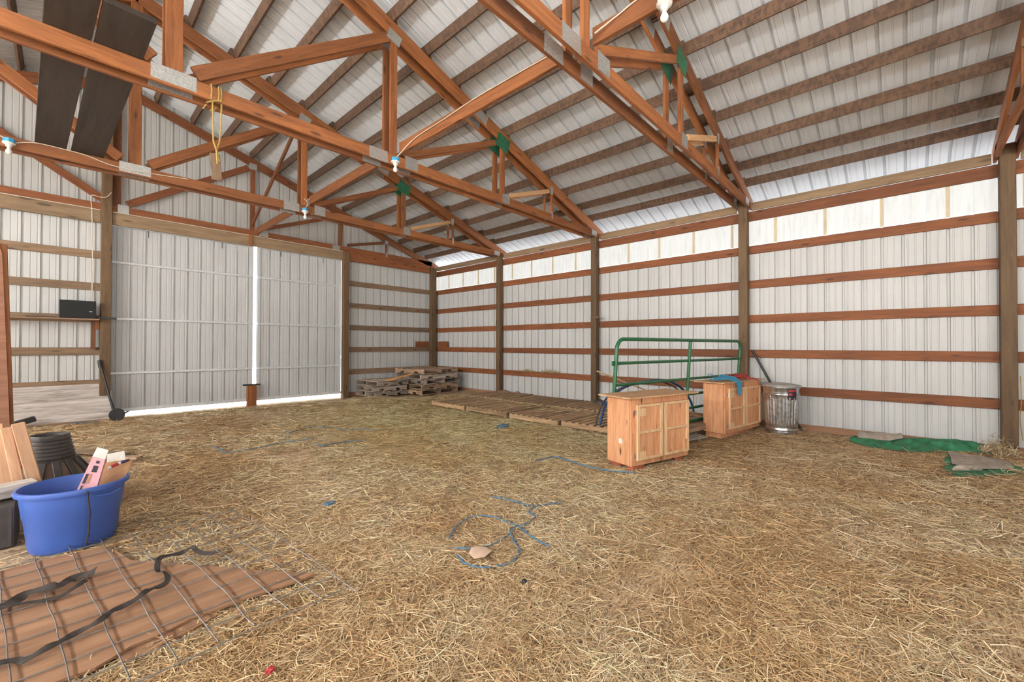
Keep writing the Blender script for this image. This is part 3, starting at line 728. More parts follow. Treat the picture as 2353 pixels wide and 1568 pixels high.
def top_sheet(loc, a, x0, x1, y0, y1, lab, zz):
    mb = MB(); nx, ny = 16, 5; P = []
    for j in range(ny):
        r = []
        for i in range(nx):
            x = x0+(x1-x0)*i/(nx-1); y = y0+(y1-y0)*j/(ny-1)
            jy = .012*noise.noise(Vector((x*4, y*3, loc[0]))); r.append((x + (.02*noise.noise(Vector((y*9, 1, loc[1]))) if i in (0, nx-1) else 0), y + (jy if j in (0, ny-1) else 0), 0))
        P.append(r)
    mb.slab(P, .016); o = mb.build('top_board', M_PLYPALE); o.matrix_local = Matrix.Translation((loc[0], loc[1], zz)) @ Matrix.Rotation(a, 4, 'Z')
    return tag(o, lab, 'board')
top_sheet((4.36, 2.245), math.radians(-14.8), -.115, 1.12, -.09, .385, 'loose plywood sheet lying on the cabinet nearest the camera', .848)
top_sheet((6.637, 1.929), math.radians(-9.9), -.10, 1.24, -.045, .42, 'loose plywood sheet lying on the cabinet beside the trash can', .884)
mb = MB(); mb.box((0, 0, 0), (.20, .095, .055), None, .005); tag(mb.build('brick', M_BRICK, M=Matrix.Translation((4.47, 2.245, .03)) @ Matrix.Rotation(-.2, 4, 'Z')), 'red brick under the front left corner of the nearest cabinet', 'brick')
mb = MB(); mb.box((0, 0, 0), (.20, .095, .05), None, .005); tag(mb.build('brick', M_BRICK, M=Matrix.Translation((4.52, 2.50, .033)) @ Matrix.Rotation(1.2, 4, 'Z')), 'red brick under the back left corner of the nearest cabinet', 'brick')
mb = MB(); mb.box((0, 0, 0), (.20, .095, .05), None, .005); tag(mb.build('brick', M_BRICK, M=Matrix.Translation((5.25, 2.12, .033)) @ Matrix.Rotation(.9, 4, 'Z')), 'red brick under the right end of the nearest cabinet', 'brick')
# blue strings and red straps on the farther cabinet
A2 = math.radians(-9.9); L2 = (6.637, 1.929, .886)
for k in range(7):
    x = .10+.055*k + random.uniform(-.02, .02); y = random.uniform(.12, .2)
    pts = [rotp(L2, A2, .02+.05*k, .22, .012+.012*k), rotp(L2, A2, .08+.05*k, .12, .03+.006*k), rotp(L2, A2, .20+.03*k, .03, .035+.004*k), rotp(L2, A2, .25+.02*k, -.052-.004*k, -.02), rotp(L2, A2, .275+.012*k, -.064-.003*k, -.09), rotp(L2, A2, .285+.008*k, -.066-.002*k, -.17-.02*(k % 3))]
    if k == 0: mbt = MB()
    s_ = MB(); P = [Vector(p) for p in pts]
    mbt.tube(P, .009, 6)
mbt.tube([rotp(L2, A2, .0, .2, .015), rotp(L2, A2, .03, .22, .06), rotp(L2, A2, -.01, .25, .11)], .006, 6)
mbt.tube([rotp(L2, A2, .12, .2, .02), rotp(L2, A2, .10, .22, .08), rotp(L2, A2, .06, .25, .115)], .006, 6)
tag(mbt.build('twine_bundle', M_BLUESTR, None, True), 'bundle of blue strings hanging over the edge of the farther cabinet', 'twine')
mb = MB()
for k in range(12):
    a0 = random.uniform(0, 6.28); rr = random.uniform(.05, .13); cx, cy = .68+random.uniform(-.12, .12), .14+random.uniform(-.04, .05)
    mb.tube([rotp(L2, A2, cx+rr*1.7*math.cos(a0+t*.5), cy+rr*math.sin(a0+t*.5)*.7, .012+.008*k*(1-abs(t-3)/5)) for t in range(7)], .010, 6, flat=.5)
mb.tube([rotp(L2, A2, .75, .20, .09), rotp(L2, A2, .85, .06, .03), rotp(L2, A2, .93, -.03, .014), rotp(L2, A2, .97, -.058, -.02)], .011, 6)
tag(mb.build('strap_bundle', M_RED, None, True), 'tangle of red straps on top of the farther cabinet', 'strap')
tag(beam('wood_stick', rotp(L2, A2, .42, .32, .018), rotp(L2, A2, 1.42, .30, .02), .03, .022, M_PALLET), 'thin brown stick on the farther cabinet poking out to the right', 'stick')
mb = MB(); mb.tube([rotp(L2, A2, .78, .26, .012), rotp(L2, A2, .95, .17, .016), rotp(L2, A2, 1.08, .13, .014)], .012, 8); tag(mb.build('grey_rope', M_PALGREY, None, True), 'thick grey rope beside the red straps on the farther cabinet', 'rope')
# trash can
TC = (7.72, 1.42, hf(7.7, 1.4)+.002)
e = empty('trash_can', TC, 'galvanized metal trash can with a lid in front of the right wall', 'trash can')
prof = [(.17, .012), (.212, 0), (.216, .02), (.214, .05), (.221, .06), (.221, .075), (.216, .085), (.218, .12), (.222, .135), (.240, .58), (.243, .60), (.252, .61), (.252, .625), (.244, .635), (.246, .70), (.255, .715), (.250, .73), (.23, .728)]
zr = [p[1] for p in prof]
prof2 = []
for i in range(len(prof)-1):
    n_ = 10 if prof[i][1] == .135 else 1
    for k in range(n_):
        t = k/n_; prof2.append((prof[i][0]*(1-t)+prof[i+1][0]*t, prof[i][1]*(1-t)+prof[i+1][1]*t))
prof2.append(prof[-1])
def flute(a, i):
    z = prof2[i][1]
    if .14 < z < .58:
        k = min(1, (z-.13)/.04, (.59-z)/.04); c = math.cos(a*30); return 1 - .045*k*max(0, c)**2
    return 1
mb = MB(); mb.lathe(prof2, 240, fr=flute, capb=True); mb.build('body', M_GALV, e, True)
mb = MB(); mb.lathe([(.262, .712), (.268, .735), (.262, .748), (.24, .757), (.20, .765), (.12, .778), (.0005, .786)], 48); mb.build('lid', M_GALVD, e, True, M=Matrix.Rotation(.03, 4, 'Y'))
lb = MB(); P = []
a0 = math.atan2(-1.42, -7.72) + .62
for z in (.555, .635, .715):
    P.append([(.2575*math.cos(a0+(k-4)*.062), .2575*math.sin(a0+(k-4)*.062), z-.012) for k in range(9)])
lb.grid(P); lo = lb.build('label', M_LABEL, e, True); lo['label'] = 'dark label with red marks'
for z0, z1, k0, k1, m in ((.672, .698, -3.6, 3.6, M_RED), (.618, .642, -3.6, -.2, M_RED), (.556, .575, -3.2, -2.2, M_OFFW), (.556, .570, 1.2, 2.4, M_OFFW)):
    lb = MB(); lb.grid([[(.2588*math.cos(a0+(k0+(k1-k0)*q/6)*.062), .2588*math.sin(a0+(k0+(k1-k0)*q/6)*.062), z) for q in range(7)] for z in (z0-.005, z1-.005)]); lb.build('print', m, lo, True)
for s in (1, -1):
    a = a0 - .95 + (0 if s > 0 else math.pi); c_, s_ = math.cos(a), math.sin(a)
    mb = MB(); mb.tube([(.246*c_ - t*s_, .246*s_ + t*c_, .60+dz) for t, dz in ((-.06, 0), (-.055, -.05), (0, -.06), (.055, -.05), (.06, 0))], .005, 6); mb.build('handle', M_GALV, e, True)
mb = MB(); mb.tube([(8.262, 2.0-.05, 1.345), (8.20, 1.62, .72), (8.13, 1.19, .03)], .019, 10); tag(mb.build('black_pole', M_BLACK, None, True), 'black pole leaning on the wall behind the trash can', 'pole')

# items around the gate
mb = MB(); P = [(4.95, 3.0, .35), (5.1, 3.0, .60), (5.38, 3.0, .749), (5.77, 3.0, .828), (6.27, 3.0, .856), (6.75, 3.0, .85), (7.2, 2.98, .80), (7.55, 2.9, .66), (7.7, 2.8, .42), (7.72, 2.75, .2)]
cable(P, .020, 'blue black plastic pipe arching behind the green gate', M_HOSE, 'pipe', 'plastic_pipe')
cable([(p[0]+.05, p[1]+.10, p[2]-.03) for p in P], .014, 'second thinner pipe arching just behind the blue black one', M_GREYP, 'pipe', 'plastic_pipe')
tag(beam('pale_stick', (5.50, 3.38, 1.035), (7.05, 3.10, .56), .02, .02, M_PINEL), 'thin pale stick slanting down behind the nearest cabinet', 'stick')
tag(beam('pale_stick', (6.70, 2.62, .42), (7.25, 2.45, .27), .02, .03, M_PINEL), 'thin pale stick slanting behind the lower gate rails', 'stick')
pallet('pallet', 1.1, .8, 6, 3, M_PALLET, (6.95, 2.72, .075), -.15, 'dark pallet lying under the right half of the green gate', None)
tag(beam('support_beam', (4.75, 2.56, .20), (8.0, 2.03+.02, .20), .09, .09, M_PALLET), 'brown timber lying under the foot of the green gate', 'timber')
e = empty('slat_mat', (6.2, 2.32, .045), 'mat of pale grey slats on the straw between the two cabinets', 'slat mat', rz=-.28)
for k in range(6):
    beam('slat', (-.62, -.05+.085*k-.0, .018), (.42+.035*k*1.0-.02, -.05+.085*k, .018), .05, .012, M_WHITEW, e)
for x in (-.5, .2): beam('batten', (x, -.07, .005), (x, .40, .005), .04, .014, M_PALGREY, e)
def lump(nm, c, r, m, lab, cat, seed=0, amp=.3):
    mb = MB(); n = 18; pr = []
    rows_ = 9
    P = []
    for i in range(rows_+1):
        th = math.pi*i/rows_; P.append([])
        for k in range(n+1):
            ph = 2*math.pi*(k % n)/n; d = Vector((math.sin(th)*math.cos(ph), math.sin(th)*math.sin(ph), math.cos(th)))
            q = 1+amp*noise.noise(d*1.8+Vector((seed, 0, 0))); P[-1].append((c[0]+d.x*r[0]*q, c[1]+d.y*r[1]*q, c[2]+max(-.6, d.z)*r[2]*q))
    mb.grid(P); o = mb.build(nm, m, None, True)
    return tag(o, lab, cat)
lump('sack', (8.05, 7.80, .155), (.12, .24, .07), M_STONE, 'brown crumpled sack at the foot of the post right of the pallet stack', 'sack', 3)
lump('stone', (8.02, 7.28, .16), (.05, .07, .08), M_STONE, 'brown stone near the sack on the slatted pallet floor', 'stone', 5)
lump('feed_sack', (8.02, 4.86, .17), (.12, .14, .07), M_GREYP, 'grey brown crumpled sack at the foot of the post left of the gate', 'sack', 8)
lump('blue_cloth', (7.85, 4.60, .17), (.07, .09, .06), M_HOSE, 'dark blue cloth heap just left of the nearest cabinet top', 'cloth', 9)
# ---------------------------------------------------------------- green tarp along the right wall
def loft(name, A, B, m, lab, cat, rows=9, cols=48, amp=.03, seed=0, lift=0.0, t=.006, parent=None):
    """crumpled cloth between polylines A (front) and B (back)"""
    def at(L, s):
        L = [Vector(p) for p in L]; d = [0]
        for i in range(len(L)-1): d.append(d[-1]+(L[i+1]-L[i]).length)
        x = s*d[-1]
        for i in range(len(L)-1):
            if x <= d[i+1] or i == len(L)-2: return L[i].lerp(L[i+1], (x-d[i])/max(1e-6, d[i+1]-d[i]))
    P = []
    for j in range(rows):
        v = j/(rows-1); r = []
        for i in range(cols):
            u = i/(cols-1); p = at(A, u).lerp(at(B, u), v)
            w = noise.noise(Vector((p.x*5+seed, p.y*5, 2))) + .6*noise.noise(Vector((p.x*13, p.y*13+seed, 5))) + .5*abs(noise.noise(Vector((p.x*7, p.y*3+seed, 8))))
            e = min(1, 4*v, 4*(1-v))*.7+.3
            p.z = max(p.z + amp*w*e + lift*math.sin(math.pi*v), hf(p.x, p.y)+.010); r.append(p)
        P.append(r)
    mb = MB(); mb.slab(P, t); o = mb.build(name, m, parent, True)
    if lab: tag(o, lab, cat)
    return o
T = loft('tarp', [(7.72, .58, .06), (7.50, .40, .06), (7.46, .20, .06), (7.48, 0, .06), (7.62, -.25, .07), (7.80, -.42, .07), (7.92, -.62, .07), (8.0, -.80, .08)],
         [(8.02, .54, .09), (8.10, .36, .10), (8.10, .20, .10), (8.10, 0, .12), (8.10, -.2, .16), (8.10, -.4, .19), (8.10, -.60, .19), (8.11, -.82, .15)], M_TARP, 'crumpled green tarp lying along the foot of the right wall', 'tarp', 17, 90, .075, 1)
loft('grey_lining', [(7.86, .50, .105), (7.80, .32, .11), (7.84, .16, .115), (7.98, .02, .15)], [(8.02, .50, .125), (8.13, .34, .14), (8.12, .18, .15), (8.12, .05, .17)], M_TARPB, None, None, 6, 24, .03, 2, .055, parent=T)
loft('grey_border', [(7.98, -.70, .12), (7.97, -.80, .11)], [(8.13, -.76, .17), (8.13, -.86, .14)], M_TARPB, None, None, 5, 8, .01, 3, parent=T)
T2 = loft('tarp_flap', [(6.80, -.31, .03), (6.58, -.40, .03), (6.72, -.56, .03), (7.02, -.86, .035), (7.22, -.98, .035)],
          [(7.66, -.38, .07), (7.60, -.50, .07), (7.66, -.62, .06), (7.66, -.78, .05), (7.64, -.86, .05)], M_TARP, 'folded corner of green tarp lying nearest the camera with its grey side up', 'tarp', 15, 60, .035, 6)
loft('grey_lining', [(7.08, -.40, .065), (6.98, -.50, .062), (7.05, -.64, .06), (7.22, -.84, .058), (7.34, -.92, .055)], [(7.66, -.40, .10), (7.60, -.52, .095), (7.66, -.64, .085), (7.66, -.78, .075), (7.64, -.85, .07)], M_TARPB, None, None, 8, 30, .02, 6, parent=T2)
fm = MB(); fm.grid([[(6.74+.17*math.cos(a)*.35+.10*i/7, -.43-.02*i-.05*math.cos(a), .06+.055*math.sin(a)) for a in [k*math.pi/8 for k in range(9)]] for i in range(8)]); 
fo = fm.build('rolled_edge', M_TARPB, T2, True); md = fo.modifiers.new('thickness', 'SOLIDIFY'); md.thickness = .008

# ---------------------------------------------------------------- blue tub with cartons, left foreground
TB = (.075, 4.33, .004)
e = empty('stock_tub', TB, 'blue oval plastic stock tub holding cartons, left foreground', 'tub')
prof = [(.0005, .016), (.55, .016), (.62, .03), (.66, .07), (.83, .30), (.90, .40), (.955, .408), (.975, .418), (.97, .432), (.93, .438), (.90, .43), (.865, .40), (.80, .30), (.63, .085), (.58, .055), (.0005, .05)]
prof = [(.0005, 0), (.66, 0), (.735, .012), (.77, .05), (.835, .235), (.855, .245), (.915, .395), (.985, .40), (1.0, .415), (.985, .43), (.94, .433), (.91, .42), (.80, .22), (.72, .06), (.0005, .05)]
mb = MB(); mb.lathe(prof, 72, (0, 0, 0), .292, .268); mb.build('body', M_BLUE, e, True)
mb = MB(); mb.tube([(.292*.98*math.cos(a), .268*.98*math.sin(a)-.012, .372-.012*math.sin((a+1.22)/.55*math.pi)) for a in [-1.22+.11*k for k in range(6)]], .006, 6); mb.build('grip_edge', M_BLUE, e, True)
mb = MB(); P = [(.055, -.268, .418), (.058, -.262, .38), (.068, -.248, .27), (.064, -.226, .12), (.046, -.205, .01)]
mb.tube([(p[0], p[1]-.006, p[2]) for p in P], .012, 8, flat=.4); mb.build('tie_strap', M_STRAP, e, True)
def carton(pts, t, m, lab, nm='carton', cat='carton', kids=()):
    """flat carton: quad pts thickened backwards"""
    P = [Vector(p) for p in pts]; nrm = (P[1]-P[0]).cross(P[3]-P[0]).normalized()*-t
    mb = MB(); mb.add(P + [p+nrm for p in P], [(0, 1, 2, 3), (7, 6, 5, 4), (0, 4, 5, 1), (1, 5, 6, 2), (2, 6, 7, 3), (3, 7, 4, 0)])
    o = mb.build(nm, m)
    if lab: tag(o, lab, cat)
    return o
c = carton([(.045, 4.19, .30), (.155, 4.17, .30), (.225, 4.27, .575), (.16, 4.29, .605)], .05, M_PINK, 'faded pink carton with brown markings standing up in the blue tub')
q = carton([(.16, 4.29, .607), (.225, 4.27, .577), (.242, 4.262, .645), (.185, 4.29, .672)], .006, M_OFFW, None, 'flap'); q.parent = c; q['label'] = 'white flap'
def on_c(u0, u1, v0, v1, m, nm='marking'):
    A, B, Cc, D = [Vector(p) for p in [(.045, 4.19, .30), (.155, 4.17, .30), (.225, 4.27, .575), (.16, 4.29, .605)]]
    f = lambda u, v: A.lerp(B, u).lerp(D.lerp(Cc, u), v); n_ = (B-A).cross(D-A).normalized()*.0015
    k = MB(); P = [f(u0, v0)+n_, f(u1, v0)+n_, f(u1, v1)+n_, f(u0, v1)+n_]; k.add(P, [(0, 1, 2, 3)]); o = k.build(nm, m, c)
on_c(.10, .28, .46, .66, M_LABEL); on_c(.34, .48, .46, .66, M_CARD); on_c(.36, .70, .70, .84, M_LABEL); on_c(.42, .68, .89, .95, M_LABEL); on_c(.12, .22, .34, .42, M_LABEL)
carton([(.12, 4.33, .30), (.315, 4.30, .33), (.385, 4.36, .535), (.24, 4.40, .53)], .012, M_CARD, 'brown cardboard piece standing behind the pink carton in the tub', 'cardboard')
carton([(.235, 4.36, .44), (.35, 4.345, .475), (.34, 4.42, .595), (.245, 4.43, .585)], .010, M_OFFW, 'crumpled pale paper in the blue tub behind the cardboard', 'paper', 'paper')
mb = MB(); mb.tube([(.245, 4.328, .497), (.30, 4.338, .520), (.315, 4.34, .524)], .011, 10); o = tag(mb.build('marker_tube', M_OFFW, None, True), 'small white and purple tube resting on the cardboard in the tub', 'tube')
mb = MB(); mb.tube([(.315, 4.34, .524), (.352, 4.345, .532), (.366, 4.348, .534)], [.0115, .010, .004], 10); mb.build('cap', plain('purple_plastic', (.045, .03, .085), .4), o, True)
mb = MB(); mb.tube([(.262, 4.328, .505), (.30, 4.338, .520)], .0118, 10); mb.build('red_band', M_RED, o, True)

M_DUSTY = plain('dusty_plastic', (.15, .095, .062), .7, 0, .3, 9)
# ribbed black cone, leaning boards, box
e = empty('ribbed_cone', (-.06, 5.30, 0), 'black plastic cone with a ringed neck and flared ribs behind the blue tub', 'cone')
mb = MB(); pr = [(.105, .645), (.118, .655), (.122, .645)]
for k in range(6):
    z = .63-.030*k; r = .122+.006*k; pr += [(r, z), (r+.006, z-.006), (r+.006, z-.014), (r, z-.020)]
mb.lathe([(.09, .45), (.10, .60)] + pr + [(.165, .455), (.165, .43)], 48); mb.build('neck', M_GREYP, e, True)
mb = MB(); mb.lathe([(.150, .445), (.168, .43), (.40, .07), (.45, .0), (.44, 0), (.13, .43)], 48); mb.build('skirt', M_DUSTY, e, True)
for k in range(14):
    a = 2*math.pi*k/14; c_, s_ = math.cos(a), math.sin(a)
    mb = MB(); mb.bar((.165*c_, .165*s_, .442), (.44*c_, .44*s_, .025), .050, .022, (c_, s_, 1), .004); mb.build('rib', M_GREYP, e)
LB = [((-.292, 4.90, .36), (-.352, 5.05, .80), .11, .07, M_OFFCUT, 'thick short board leaning left of two others beside the black cone'),
      ((-.205, 4.88, .34), (-.282, 5.02, .775), .06, .08, M_OFFCUT, 'narrow pale board leaning between two others beside the black cone'),
      ((-.122, 4.86, .33), (-.222, 5.0, .805), .075, .085, M_OFFCUT, 'rightmost leaning board with a pale cut edge beside the black cone')]
for p, q, w, h, m, lab in LB: tag(beam('lumber_offcut', p, q, h, w, m, up=(1, 0, 0), ch=.006), lab, 'board', 'short boards leaning in the left foreground')
tag(beam('grey_log_plank', (-.62, 4.62, .36), (-.125, 4.74, .372), .13, .085, M_WHITEW), 'pale grey timber lying on the dark crate at the left edge', 'timber')
e = empty('dark_crate', (-.42, 4.68, .005), 'dark plastic crate at the left edge beside the blue tub', 'crate')
mb = MB(); mb.box((0, 0, .155), (.44, .32, .30), None, .012); mb.build('body', M_GREYP, e)
for k in range(6):
    mb = MB(); mb.box((-.19+.076*k, -.163, .15), (.014, .010, .26)); mb.build('rib', M_GREYP, e)
# partition panel at the left edge
e = empty('partition_panel', (-.47, 6.6, 0), 'tall reddish wooden partition edge standing at the left edge of the photo', 'partition')
off = (-.47, 6.6, 0)
beam('stud', (-.345, 6.62, 0), (-.425, 6.62, 2.42), .05, .085, M_TRUSS, e, up=(1, 0, 0), off=off)
mb = MB(); P = []
for i in range(13):
    z = 2.78*i/12; xr = .172 - .105*i/12 - (.0 if i < 11 else .05*(i-10)); P.append([(xr-.12 if i < 11 else -.3, -.03, z), (xr-.06 if i < 12 else -.2, -.03, z), (xr - .025 + .008*noise.noise(Vector((i, 2, 3))), -.03, z)])
A = MB()
vs = []
for y in (-.035, -.013):
    for r in P: vs += [(p[0], y, p[2]) for p in r]
n_ = len(P)*3; fs = []
for i in range(len(P)-1):
    for j in range(2):
        a = i*3+j; fs += [(a, a+1, a+4, a+3), (n_+a+3, n_+a+4, n_+a+1, n_+a)]
for i in range(len(P)-1):
    a = i*3+2; fs.append((a, n_+a, n_+a+3, a+3)); a = i*3; fs.append((a+3, n_+a+3, n_+a, a))
fs += [(0, n_, n_+1, 1), (1, n_+1, n_+2, 2)]; a = (len(P)-1)*3; fs += [(a+1, n_+a+1, n_+a, a), (a+2, n_+a+2, n_+a+1, a+1)]
A.add(vs, fs); A.build('plywood_face', wood('reddish_plywood', (.17, .075, .045), (.30, .14, .085), .1, .8, .2, 0, .5), e)
for k in range(11):
    z = .07+.142*k; tag(beam('stacked_board', (-1.5, 6.76, z), (-.37-.015*(k % 3)-.03*z, 6.76, z), .12, .10+.02*(k % 3), (M_PALLET, M_PALGREY, M_OFFCUT)[k % 3], up=(0, 0, 1)),
        '%s piece from the ground in the wood pile at the left edge' % ORD[k], 'board', 'wood pile at the left edge')

# ---------------------------------------------------------------- plywood, wire panel and straps, lower left
ply = [(-.75, 4.00), (-.24, 4.015), (-.065, 4.03), (.20, 3.985), (.26, 3.87), (.314, 3.62), (.50, 3.36), (.673, 3.12), (.90, 2.80), (1.06, 2.60), (.967, 2.594), (.69, 2.625), (.46, 2.632), (.354, 2.60), (.23, 2.59), (.11, 2.527), (-.01, 2.54), (-.20, 2.44), (-.75, 2.40)]
mb = MB(); mb.prism(ply, .030, .042); tag(mb.build('plywood_sheet', M_PLYTOP), 'broken brown plywood sheet lying on the straw under the wire panel', 'plywood')
mb = MB(); mb.prism([(.58, 2.66), (.555, 2.585), (.447, 2.548), (.281, 2.512), (.20, 2.52), (.16, 2.62), (.3, 2.72)], .012, .028); tag(mb.build('plywood_offcut', M_PLYTOP), 'smaller plywood strip sticking out under the broken sheet', 'plywood')
ang = math.radians(5.0)
wp = lambda x, y: (.96 + x - y*math.sin(ang), 4.11 + .01*x + y*math.cos(ang))
M_WIREL = plain('worn_wire', (.30, .29, .28), .45, .6, .3, 20)
e = empty('wire_panel', (.45, 3.2, .05), 'welded wire livestock panel lying over the plywood in the left foreground', 'wire panel')
def wz(x, y, k): return .050 + k*.006 - .05 + .012*noise.noise(Vector((x*1.5, y*1.5, 3)))
for k in range(11):
    x = -.152*k + (.0 if k else 0)
    mb = MB(); P = []
    for j in range(30):
        y = .03 - 1.82*j/29 if k else -.0-1.9*j/29
        u, v = wp(x + .012*noise.noise(Vector((k, j*.2, 1))) + (.03*math.sin(j*.105) if k == 0 else 0), y); P.append((u-.45, v-3.2, wz(u, v, 1)))
    mb.tube(P, .0032, 5); mb.build('stay_wire', M_WIRE, e)
for k in range(11):
    y = -.06 - .175*k; mb = MB(); P = []
    for j in range(30):
        x = .01 - 1.55*j/29; u, v = wp(x, y + .010*noise.noise(Vector((k*2, j*.16, 7)))); P.append((u-.45, v-3.2, wz(u, v, 0)))
    mb.tube(P, .0032, 5); mb.build('line_wire', M_WIREL, e)
def ribbon(pts, w, lab, z=.066, nm='webbing_strap'):
    P = [Vector(p) for p in pts]; out = []
    for i in range(len(P)-1):
        a, b, c, d = P[max(i-1, 0)], P[i], P[i+1], P[min(i+2, len(P)-1)]
        for k in range(5):
            t = k/5; out.append(.5*((2*b) + (c-a)*t + (2*a-5*b+4*c-d)*t*t + (3*b-a-3*c+d)*t**3))
    out.append(P[-1]); G = []
    for i, p in enumerate(out):
        t = (out[min(i+1, len(out)-1)] - out[max(i-1, 0)]).normalized(); s = Vector((-t.y, t.x, 0)); tl = .5*math.sin(i*.55)
        zz = z + .010 + .010*math.sin(i*.55)
        G.append([Vector((p.x, p.y, zz)) + s*w/2*math.cos(tl)*q + Vector((0, 0, abs(tl)*w*.5*q)) for q in (-1, 0, 1)])
    mb = MB(); mb.slab(G, .003); return tag(mb.build(nm, M_STRAP, None, True), lab, 'strap')
ribbon([(-.5, 2.78, 0), (-.164, 2.79, 0), (-.09, 2.758, 0), (-.015, 2.772, 0), (.053, 2.844, 0), (.14, 2.854, 0), (.20, 2.9475, 0), (.295, 2.981, 0), (.354, 3.035, 0), (.426, 3.083, 0), (.422, 3.20, 0), (.405, 3.275, 0), (.434, 3.408, 0), (.528, 3.436, 0), (.598, 3.446, 0), (.62, 3.372, 0), (.70, 3.252, 0)], .028, 'long black webbing strap winding across the wire panel')
ribbon([(-.45, 3.30, 0), (-.202, 3.385, 0), (-.118, 3.48, 0), (-.006, 3.44, 0), (.062, 3.52, 0), (.150, 3.50, 0)], .05, 'short wide black strap on the plywood near the blue tub')
ribbon([(-.40, 3.36, 0), (-.145, 3.36, 0), (.01, 3.33, 0), (.11, 3.405, 0)], .022, 'thin black strap beside the short wide one on the plywood', .062)
mb = MB(); mb.bar((.104, 7.82, .05), (.55, 7.1, .05), .14, .02); tag(mb.build('floor_plank', M_PALLET), 'brown plank lying on the straw behind the black cone', 'plank')
mb = MB(); mb.bar((.25, 7.15, .06), (.66, 6.76, .055), .10, .02); tag(mb.build('floor_plank', M_PALLET), 'shorter brown plank on the straw right of the black cone', 'plank')

# ---------------------------------------------------------------- twine and small litter on the straw
def twine(pts, lab, r=.0042, m=M_TWINE, strands=2):
    mb = MB()
    for s in range(strands):
        P = [Vector((p[0], p[1], 0)) for p in pts]; out = []
        for i in range(len(P)-1):
            a, b, c, d = P[max(i-1, 0)], P[i], P[i+1], P[min(i+2, len(P)-1)]
            for k in range(6):
                t = k/6; out.append(.5*((2*b) + (c-a)*t + (2*a-5*b+4*c-d)*t*t + (3*b-a-3*c+d)*t**3))
        out.append(P[-1])
        out = [Vector((p.x + .012*noise.noise(Vector((i*.5, s*9, 1))) + .008*s, p.y + .012*noise.noise(Vector((i*.5, s*9, 5))), 0)) for i, p in enumerate(out)]
        mb.tube([(p.x, p.y, hf(p.x, p.y)+.028+.006*noise.noise(Vector((i*.7, s, 2)))) for i, p in enumerate(out)], r, 5)
    return tag(mb.build('baling_twine', m, None, True), lab, 'twine', None)
twine([(2.46, 7.27), (2.46, 7.08), (2.67, 7.20), (2.89, 7.23), (3.10, 7.06)], 'blue twine on the straw farthest back, in front of the sliding doors')
twine([(3.13, 6.87), (3.16, 6.69), (3.39, 6.56), (3.55, 6.29)], 'blue twine on the straw right of the farthest piece', .005)
twine([(1.42, 7.0), (1.456, 6.69), (1.473, 6.44), (1.66, 6.41), (1.87, 6.43), (2.11, 6.476), (2.33, 6.44), (2.557, 6.40)], 'long blue grey twine on the straw in front of the left sliding door', .005)
twine([(2.458, 6.03), (2.465, 5.88), (2.657, 5.90), (2.834, 5.87), (3.025, 5.79)], 'short blue twine on the straw below the long grey one', .006)
twine([(3.85, 3.21), (4.0, 3.194), (4.165, 3.158), (4.147, 2.98), (4.10, 2.76), (4.09, 2.58), (4.12, 2.43), (4.29, 2.16)], 'tangled blue twine left of the nearest cabinet', .006, strands=3)
twine([(1.919, 2.405), (2.06, 2.516), (2.252, 2.584), (2.342, 2.552), (2.409, 2.418), (2.409, 2.297), (2.421, 2.1916), (2.497, 2.169), (2.64, 2.199), (2.67, 2.295), (2.80, 2.335), (2.905, 2.297), (3.035, 2.218)], 'blue twine forming the top of the big loop in the foreground')
twine([(2.718, 2.786), (2.746, 2.645), (2.761, 2.449), (2.80, 2.35)], 'straight blue twine running up from the big foreground loop')
twine([(2.421, 2.1916), (2.324, 2.183), (2.233, 2.072), (2.158, 1.9445), (2.074, 1.877), (1.953, 1.861), (1.82, 1.941), (1.772, 2.053), (1.812, 2.197)], 'blue twine forming the lower ring of the foreground loop')
twine([(1.854, 2.285), (1.928, 2.188), (2.027, 2.119), (2.184, 2.1245), (2.35, 2.17)], 'blue twine forming the inner ring of the foreground loop')
twine([(2.421, 2.1916), (2.35, 1.998), (2.321, 1.8075)], 'blue twine tail pointing right and down from the foreground loop')
twine([(.06, 10.72), (.12, 10.78), (.19, 10.70), (.30, 10.74), (.47, 10.72), (.40, 10.66)], 'blue twine on the ground in front of the white siding', .006)
lump('blue_rag', (1.63, 3.71, hf(1.63, 3.71)+.02), (.055, .035, .02), M_TWINE, 'small pale blue rag on the straw right of the wire panel', 'rag', 2, .6)
lump('blue_rag', (5.02, 4.88, hf(5.02, 4.88)+.03), (.12, .06, .03), M_TWINE, 'blue wrapper on the straw in front of the slatted pallet floor', 'rag', 4, .6)
lump('red_scrap', (.621, 1.99, hf(.62, 1.99)+.03), (.020, .014, .014), M_RED, 'small red scrap on the straw at the bottom edge of the photo', 'scrap', 6, .6)
lump('dark_stone', (1.884, 1.653, hf(1.88, 1.65)+.025), (.016, .016, .014), M_BLACK, 'small black stone on the straw below the twine loop', 'stone', 7)
lump('wood_chip', (2.123, 1.642, hf(2.12, 1.64)+.025), (.035, .016, .012), M_STONE, 'small brown chip on the straw right of the twine loop', 'chip', 11)
h_ = hf(1.91, 2.08)+.04
mb = MB(); mb.slab([[(1.859, 2.122, h_), (1.905, 2.150, h_+.012), (1.95, 2.146, h_+.008)], [(1.845, 2.08, h_+.004), (1.91, 2.09, h_+.022), (1.99, 2.09, h_+.006)], [(1.839, 2.045, h_), (1.895, 2.00, h_+.008), (1.988, 2.036, h_)]], .003)
tag(mb.build('paper_scrap', plain('tan_paper', (.62, .44, .32), .7, 0, .08), None, True), 'curled tan paper scrap inside the foreground twine loop', 'paper scrap')

